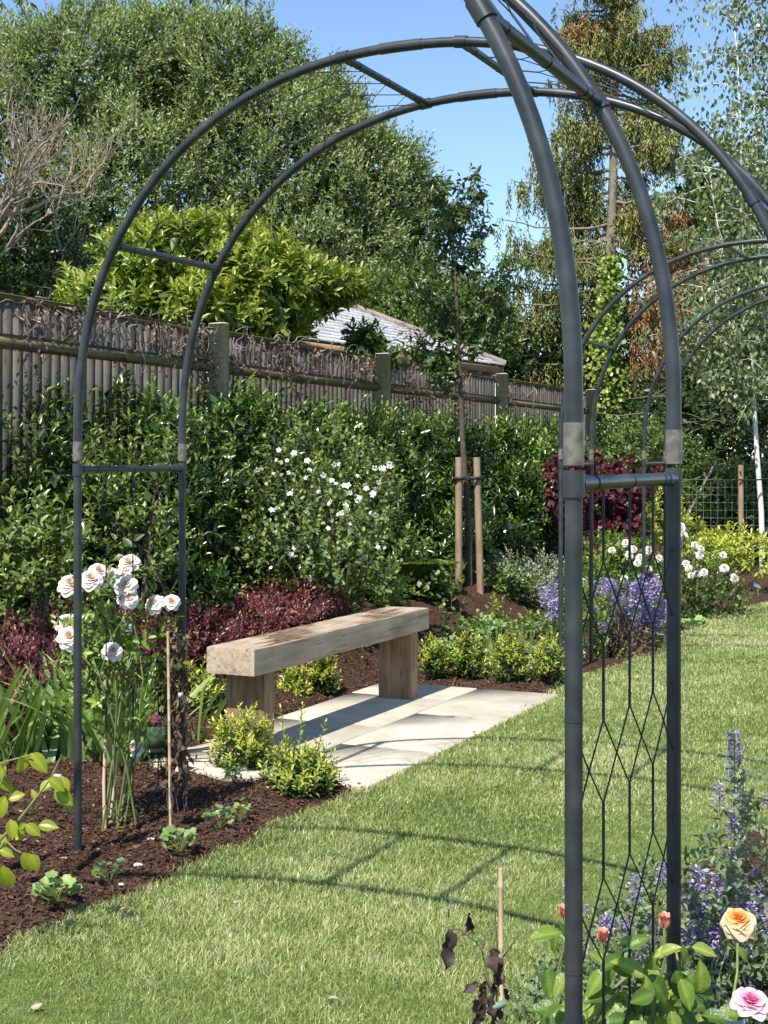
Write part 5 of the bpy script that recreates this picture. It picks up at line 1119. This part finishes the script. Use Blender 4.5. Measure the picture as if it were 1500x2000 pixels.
cloud('white_shrub_rose','shrub rose with small white blooms between the foreground posts',[lobe(1230,1110,60,50,13,.35),lobe(1180,1090,40,40,13.2,.3),lobe(1270,1150,40,50,12.8,.3),lobe(1160,1150,30,50,12.6,.3)],230,.06,.035,M['rose'],inner=160,flowers=(wr,[(1230,1085,12.6),(1250,1090,12.6),(1268,1075,12.6),(1222,1060,12.7),(1245,1100,12.5),(1265,1110,12.6),(1219,1130,12.5),(1195,1075,12.8),(1140,1138,12.4),(1238,1072,12.6),(1288,1090,12.6)],.042))
cloud('pink_white_shrub_rose','shrub rose with pale pink and white blooms right of the foreground posts',[lobe(1370,1140,55,45,13.8,.4),lobe(1340,1110,40,45,14,.3),lobe(1400,1170,50,35,13.6,.35),lobe(1350,1170,45,35,13.4,.3)],330,.05,.03,M['mid'],inner=220,flowers=(wr,[(1330,1030,14),(1335,1045,14),(1328,1060,14),(1370,1072,13.6),(1412,1085,13.6),(1345,1110,13.5),(1362,1120,13.4),(1350,1125,13.4),(1340,1100,13.6),(1415,1110,13.4),(1357,1065,13.8),(1332,1035,13.9),(1435,1130,13.3),(1375,1118,13.4),(1368,1085,13.6)],.042))
cloud('golden_shrub','golden yellow-leaved shrub in front of the wire fence',[lobe(1380,1085,60,30,16,.4),lobe(1440,1075,50,35,16.2,.4),lobe(1340,1050,40,30,16.3,.3),lobe(1480,1090,40,35,16,.3)],260,.09,.035,M['lime'],tm=T_OV,inner=120,ang=65)
cloud('yellow_green_shrub','yellow-green shrub seen low between the foreground posts, behind the white roses',[lobe(1260,1030,50,40,16.5,.35),lobe(1290,1000,35,40,16.6,.3),lobe(1220,1040,30,30,16.4,.3)],180,.08,.035,M['lime'],inner=80)
cloud('leafy_green_perennial','leafy green perennial at the left of the catmint behind the foreground post',[lobe(1150,1200,28,50,11,.2),lobe(1155,1260,25,30,10.8,.2),lobe(1230,1170,40,30,12,.25)],80,.06,.035,M['rose'],inner=40)
# catmint spikes
def spike_mesh(name,L_,nw,sc,full=1.0):
    mb=MB(); P=[];D=[]
    for w in range(nw):
        z=L_*(w/nw)**.9; r=.30*L_*(1-.55*w/nw)*(.6+.3*full); cnt=int(17*full)
        for i in range(cnt):
            a=rng.uniform(0,6.28); o=np.array([math.cos(a),math.sin(a),rng.uniform(-.2,.6)]); P.append(np.array([0,0,z])+o*r*rng.uniform(.2,.7)+np.array([0,0,rng.normal()*L_*.015])); D.append(o)
    P=np.array(P);D=np.array(D); n=len(P); leaves(mb,P,D,randdir(n)+np.array([0,0,1.]),rng.uniform(.7,1.2,n)*sc,rng.uniform(.6,1.,n)*sc*.75,T_RD)
    return mb.mesh(name,M['purple'])
def catmint(label,base,spikes,meshes,nleaf,rad,h,group=None,stemr=.0015,leafL=.03,mat=M['grey']):
    t=thing('catmint',label,'catmint',base,group); st=MB(); f=MB()
    for (p,ht,lean) in spikes:
        d=nrm(np.array([lean[0],lean[1],1.0])); place('flower_spike',meshes[rng.integers(len(meshes))],t,p,d,ht)
        b_=np.array([base[0]+(p[0]-base[0])*.35,base[1]+(p[1]-base[1])*.35,base[2]]); c=(b_+p)/2+np.array([0,0,.03]); tube(st,[b_,c,p,p+d*ht*.9],stemr,n=4,cap=False)
        tt=rng.uniform(.2,.95,5)[:,None]; q=b_*(1-tt)+p*tt; leaves(f,q,randdir(5)+np.array([0,0,.2]),randdir(5)+np.array([0,0,1.]),leafL,leafL*.6,T_OV)
    n=nleaf; a=rng.uniform(0,6.28,n); q=np.sqrt(rng.random(n))*rad; P=np.stack([base[0]+np.cos(a)*q,base[1]+np.sin(a)*q,base[2]+rng.random(n)*h*np.sqrt(np.clip(1-(q/rad)**2,.05,1))],1)
    D=randdir(n)+np.array([0,0,.7]); shoots(f,P,D,rng.uniform(.04,.09,n),6,leafL,leafL*.55,T_OV,ang=60,stem=st,stemr=stemr*.7)
    part('foliage',f,mat,t,kind='stuff'); part('stems',st,M['stem'],t); return t
smf=[spike_mesh('flower_spike',1.0,7,.15) for _ in range(3)]
def farclump(label,cx,cy,d,nsp,rx,ry,sz):
    base=np.array([*W(cx,894,d)[:2],0.]); sps=[]
    for i in range(nsp):
        x=cx+rng.uniform(-rx,rx); y=cy+rng.uniform(-ry,ry); p=W(x,y,d+rng.uniform(-.2,.2)); sps.append((p,sz*rng.uniform(.7,1.2),(rng.normal()*.25,rng.normal()*.2)))
    catmint(label,base,sps,smf,70,.32,.42,'far catmint clumps')
farclump('big purple catmint clump seen between the foreground arch posts',1215,1200,11.2,34,50,44,.16)
farclump('catmint stems left of the dark foreground post, in front of the white rose',1285,1190,11.4,14,22,50,.16)
farclump('wispy catmint left of the big foreground arch post',1070,1190,10.6,7,14,25,.14)
cloud('brown_dried_plant','brown dried undergrowth beneath the purple catmint clump',[lobe(1220,1265,45,22,11,.25)],110,.05,.02,M['deadvine'],inner=60,cat='dried plant')
cloud('low_green_perennial','low green foliage right of the catmint, behind the dark foreground post',[lobe(1275,1265,28,22,11.2,.2),lobe(1190,1290,20,15,10.9,.2)],60,.04,.02,M['mid'],inner=30,cat='perennial')
# spotlight far right
sl_=thing('spot_light','small metal garden spotlight on a spike beside the birch','garden spotlight',G(1480,1175)); m=MB(); g=BASE[sl_.name]; d_=g[1]
tube(m,[g,W(1480,1150,d_)],.008,n=6); part('spike',m,M['steel'],sl_); m=MB(); a=W(1467,1142,d_-.03); b=W(1482,1150,d_+.02); tube(m,[a,a+(b-a)*.7,b],[.04,.04,.025],n=12); part('lamp_head',m,M['steel'],sl_,smooth=True)

# ------------------------------------------------------------------ foreground right: catmint
sm2=[spike_mesh('flower_spike',1.0,int(k),.13,1.5) for k in (6,7,8,5)]
def PX(lst,d0): 
    out=[]
    for (x,y0,y1,*r) in lst:
        d=d0+(r[0] if r else 0); p=W(x,y1,d); q=W(x,y0,d); out.append((p,(q[2]-p[2])*1.0,(rng.normal()*.08,rng.normal()*.08)))
    return out
catmint('tall catmint spike standing alone against the lawn at the right edge',np.array([*W(1430,894,4.1)[:2],0.]),PX([(1435,1425,1490),(1428,1495,1530),(1452,1500,1520),(1405,1525,1575),(1450,1530,1600),(1435,1580,1640),(1415,1650,1675),(1450,1650,1678),(1432,1655,1690)],4.1),sm2,90,.16,.32,'foreground catmint')
catmint('dense violet catmint right of the dark rear foreground post',np.array([*W(1350,894,3.7)[:2],0.]),PX([(1400+int(60*math.sin(i*2.3)),1700+int(i*19),1752+int(i*19),.15*math.sin(i)) for i in range(12)]+[(1355,1690,1770),(1362,1720,1800),(1340,1735,1830),(1350,1790,1860),(1330,1800,1850),(1365,1760,1840),(1380,1800,1860),(1395,1810,1870),(1410,1840,1900,.1),(1420,1880,1930,.1),(1380,1880,1930),(1410,1700,1740,.3),(1345,1850,1900),(1375,1900,1950)],3.7),sm2,620,.34,.46,'foreground catmint',leafL=.034)
catmint('violet catmint at the right edge above the peach rose',np.array([*W(1500,894,3.9)[:2],0.]),PX([(1478+int(24*math.sin(i*1.9)),1690+int(i*22),1742+int(i*22),.15*math.cos(i)) for i in range(11)]+[(1485,1725,1800),(1498,1750,1830),(1475,1780,1850),(1490,1830,1890),(1470,1880,1940),(1495,1890,1950),(1460,1830,1880),(1500,1550,1580,.3)],3.9),sm2,420,.30,.66,'foreground catmint',leafL=.034)
catmint('lilac catmint seen between the two foreground arch posts',np.array([*W(1210,894,3.6)[:2],0.]),PX([(1240,1705,1760),(1292,1680,1725),(1190,1785,1840),(1175,1790,1830),(1205,1795,1850),(1215,1800,1830),(1230,1790,1840),(1270,1780,1810),(1265,1820,1860),(1145,1765,1785),(1155,1850,1900),(1185,1870,1920),(1205,1900,1950),(1255,1840,1880),(1240,1830,1870),(1108,1715,1750),(1280,1790,1830)],3.6),sm2,260,.30,.32,'foreground catmint',leafL=.034)
# foreground roses
RF_=2.85
fr=thing('peach_rose_bush','rose bush with a peach bloom, orange buds and broad leaves at lower right','rose bush',np.array([*W(1250,894,RF_)[:2],0.]))
pr=rose_mesh('peach_bloom',M['peach'],1.0,7,11,8,1.7)
place('peach_bloom',pr,fr,W(1441,1800,3.15),nrm(np.array([-.1,-.38,.92])),35/F*3.15,label='open peach-orange rose bloom')
def budmesh():
    mb=MB(); z=np.array([0,0,1.])
    for i in range(7):
        a=i*2.4; petal(mb,np.zeros(3),z,np.array([math.cos(a),math.sin(a),0]),1.0,.28+.02*i,.75,[.2+.1*i,.5,.5],5,5,.02)
    return mb.mesh('bud',M['bud'],smooth=True)
bm_=budmesh(); sepm=MB()
for i in range(5): a=i*1.256; petal(sepm,np.zeros(3),np.array([0,0,1.]),np.array([math.cos(a),math.sin(a),0]),.55,.55,.35,[.5,.5,.5],3,4,.02)
sep_me=sepm.mesh('sepal',M['rose'],smooth=True)
st=MB(); rootp=BASE[fr.name]
for (x,y,s_,d) in ((1099,1790,24,2.95),(1297,1812,30,2.8),(1176,1840,28,2.9)):
    p=W(x,y,d); bo=place('bud',bm_,fr,p,nrm(np.array([.05,-.15,1])),s_/F*d*1.05); place('sepal',sep_me,fr,p-np.array([0,0,.001]),nrm(np.array([.05,-.15,1])),s_/F*d*1.05)
    tube(st,[p,W(x+2,y+60,d),W(x-20,y+150,d+.02),rootp],[.0028,.003,.0035,.006],n=6,cap=False)
tube(st,[W(1441,1800,3.15),W(1440,1900,3.1),W(1420,2020,3.0),rootp+np.array([.1,0,0])],[.003,.003,.004,.006],n=6)
for pts in ([(1130,1980),(1200,1930),(1255,1880),(1290,1860)],[(1200,2060),(1225,1990),(1260,1935),(1310,1900)],[(1290,2050),(1290,1960),(1285,1900),(1275,1860)],[(1120,1870),(1100,1830),(1075,1820)],[(1350,2050),(1340,1960),(1320,1860),(1345,1850)],[(1140,2040),(1180,1960),(1175,1880),(1176,1850)]):
    tube(st,[W(x,y,RF_+.02*i) for i,(x,y) in enumerate(pts)],[.0035]*len(pts),n=6)
part('stem',st,M['stem'],fr)
fl=[leafme('leaf',M['roseleaf'],w=.56,curl=c,tint=[t_,.5,.55],nx=17,serr=.09) for t_,c in ((.05,.9),(.25,1.5),(.5,1.1),(.75,.8),(.15,-.5))]
EX=[(rng.uniform(1060,1400),rng.uniform(1880,2010),rng.normal()*40,rng.uniform(-30,50),rng.uniform(44,66)) for _ in range(24)]
LV=EX+[(1095,1822,-55,-5,58),(1090,1828,-12,28,34),(1105,1830,-8,-25,30),(1150,1862,40,20,46),(1178,1875,6,62,58),(1150,1890,30,45,44),(1195,1890,45,15,44),(1225,1850,30,-18,44),(1252,1840,-40,-5,42),(1275,1865,-8,55,44),(1290,1862,30,-18,38),(1318,1852,-32,10,40),(1330,1848,10,28,34),(1352,1850,42,10,46),(1265,1905,35,42,62),(1290,1915,-35,50,50),(1320,1895,14,56,58),(1335,1900,52,34,66),(1225,1940,-40,30,56),(1250,1935,20,62,62),(1235,1950,10,58,60),(1200,1935,-52,10,58),(1165,1925,-20,60,60),(1150,1960,-42,30,54),(1290,1960,42,30,60),(1340,1960,46,20,56),(1310,1975,10,50,48),(1370,1985,50,-10,52),(1180,1985,-30,40,48),(1100,1960,-10,50,50),(1080,1995,-30,10,44),(1230,1995,30,30,50),(1265,1995,40,10,50),(1120,1900,-22,-14,34),(1345,1925,20,44,50),(1300,1990,-40,20,44),(1440,1850,20,26,30),(1400,1985,40,-12,60),(1380,1990,30,10,50),(1205,1860,-10,-24,28),(1145,1985,-20,40,50),(1260,1960,-40,40,52),(1355,2000,30,-20,50),(1190,1950,20,50,56),(1250,1980,-30,40,60),(1330,1990,20,30,60),(1275,1940,-40,10,50),(1305,1935,50,40,56)]
for (x,y,dx,dy,l) in LV:
    d=np.array([dx,0,-dy],float)/math.hypot(dx,dy); dz=RF_+rng.uniform(-.12,.12)
    zv=nrm(d+np.array([0,rng.uniform(-.55,.1),0])); yv=nrm(np.array([rng.normal()*.35,-.55,.8])); xv=nrm(np.cross(yv,zv)); yv=np.cross(zv,xv)
    o=link('leaf',fl[rng.integers(5)],fr,tuple(W(x,y,dz)-BASE[fr.name])); o.rotation_mode='QUATERNION'; o.rotation_quaternion=Matrix(np.stack([xv,yv,zv],1).tolist()).to_quaternion(); o.scale=(l/F*dz*1.12,)*3
pk=thing('pink_rose','pink rose bloom at the bottom right corner','rose',np.array([*W(1466,894,2.8)[:2],0.])); pm=rose_mesh('pink_bloom',M['pink'],1.0,6,11,8,1.2)
place('pink_bloom',pm,pk,W(1466,1962,2.8),nrm(np.array([.05,-.40,.92])),42/F*2.8); st=MB(); tube(st,[W(1466,1965,2.8),W(1464,2010,2.8),BASE[pk.name]],[.003,.0035,.005],n=6); part('stem',st,M['redstem'],pk)
# spotlight in the foreground bed
fs=thing('foreground_spotlight','round brushed-steel garden spotlight at the bottom edge beside the pink rose','garden spotlight',np.array([*W(1428,894,2.9)[:2],0.])); m=MB()
c=W(1428,2010,2.9); axd=nrm(np.array([0,-.25,1.])); tube(m,[c-axd*.06,c+axd*.0,c+axd*.022,c+axd*.024],[.024,.026,.027,.019],n=24); part('lamp_head',m,M['steel'],fs,smooth=True)
m=MB(); tube(m,[BASE[fs.name],c-axd*.055],.006,n=6); part('spike',m,M['steel'],fs)

# dead plant on a cane, foreground centre
CD=2.5
fc2=thing('foreground_cane','pale bamboo cane standing upright in front of the lawn','cane',np.array([*W(981,894,CD)[:2],0.])); m=MB(); g=BASE[fc2.name]; e=W(978,1696,CD)
pts=[];rr=[]
for z_ in np.arange(0,1.01,.14):
    for q,rad_ in ((-.004,.0044),(0,.0054),(.004,.0044)): pts.append(g+(e-g)*(z_*.97+.01+q)); rr.append(rad_)
pts.append(e); rr.append(.0043); tube(m,pts,rr,n=9); part('cane',m,M['cane'],fc2,smooth=True)
dl=thing('dead_foreground_plant','dead plant with shrivelled dark brown leaves tied to the foreground cane','dead plant',np.array([*W(965,894,CD)[:2],0.])); st=MB(); g=BASE[dl.name]
for q in ([(965,2050),(958,1930),(945,1875),(942,1855)],[(942,1858),(930,1840),(915,1830),(914,1812)],[(942,1858),(948,1830),(955,1818)],[(914,1828),(898,1815),(885,1816),(877,1818)],[(962,2030),(975,1900),(968,1800),(966,1760)],[(945,1900),(960,1945),(955,1980)],[(975,1880),(990,1860),(1010,1830)],[(877,1775),(876,1792)]):
    tube(st,[W(x,y,CD+.01*i) for i,(x,y) in enumerate(q)],.0013,n=5)
tube(st,[g,W(965,2050,CD)],.003,n=5); part('stem',st,M['bark'],dl)
dm=[]
for k in range(3):
    me=leafme('dead_leaf',M['deadleaf'],w=.42+.1*k,curl=.6,tint=[.2+.3*k,.5,.5],nx=9,serr=.25); nv_=len(me.vertices); co=np.zeros(nv_*3,np.float32); me.vertices.foreach_get('co',co); co=co.reshape(-1,3); u=np.tile([-1,-.5,0,.5,1],nv_//5)
    co[:,1]+=np.abs(u)*.10*np.sin(co[:,2]*9+k)+.04*np.sin(co[:,2]*17+u*2); co[:,0]*=.85+.2*np.sin(co[:,2]*11+k); me.vertices.foreach_set('co',co.ravel()); me.update(); dm.append(me)
for (x,y,dx,dy,l) in [(878,1815,-4,68,74),(914,1782,0,46,48),(918,1790,5,30,34),(935,1920,-26,14,34),(940,1925,6,40,44),(930,1950,10,40,40),(945,1960,-10,40,40),(955,1945,10,40,40),(965,1955,0,44,44),(940,1975,-10,30,36),(960,1980,6,30,36),(967,1850,2,60,56),(972,1880,4,60,56),(966,1900,0,50,50),(985,1930,8,24,26),(950,1915,-14,22,26),(970,1960,10,34,36),(930,1985,-6,30,36)]:
    d=np.array([dx,0,-dy],float)/math.hypot(dx,dy); zv=nrm(d+np.array([0,rng.uniform(-.2,.2),0])); yv=nrm(np.array([rng.normal()*.8,-.8,.3])); xv=nrm(np.cross(yv,zv)); yv=np.cross(zv,xv)
    o=link('dead_leaf',dm[rng.integers(3)],dl,tuple(W(x,y,CD+rng.uniform(-.03,.02))-BASE[dl.name])); o.rotation_mode='QUATERNION'; o.rotation_quaternion=Matrix(np.stack([xv,yv,zv],1).tolist()).to_quaternion(); o.scale=(l/F*CD*1.05,)*3
gt=thing('green_tie','small green plastic tie on the foreground cane','plant tie',W(970,1962,CD-.012)); m=MB(); tube(m,[W(954,1962,CD-.02),W(966,1966,CD-.025),W(985,1960,CD-.02),W(984,1960,CD+.012)],[.006,.007,.006,.005],n=6); part('tie',m,leafmat('green_tie_plastic',[(.14,.22,.15),(.2,.3,.2)],transl=0),gt)

# shade from trees out of frame behind the camera is absent; nothing further is built there
print('tris',sum(sum(len(p.vertices)-2 for p in m.polygons) if len(m.polygons)<1 else len(m.loops)-2*len(m.polygons) for m in {o.data for o in bpy.data.objects if o.type=='MESH'}));print('objects',len(bpy.data.objects),'verts',sum(len(m.vertices) for m in bpy.data.meshes))
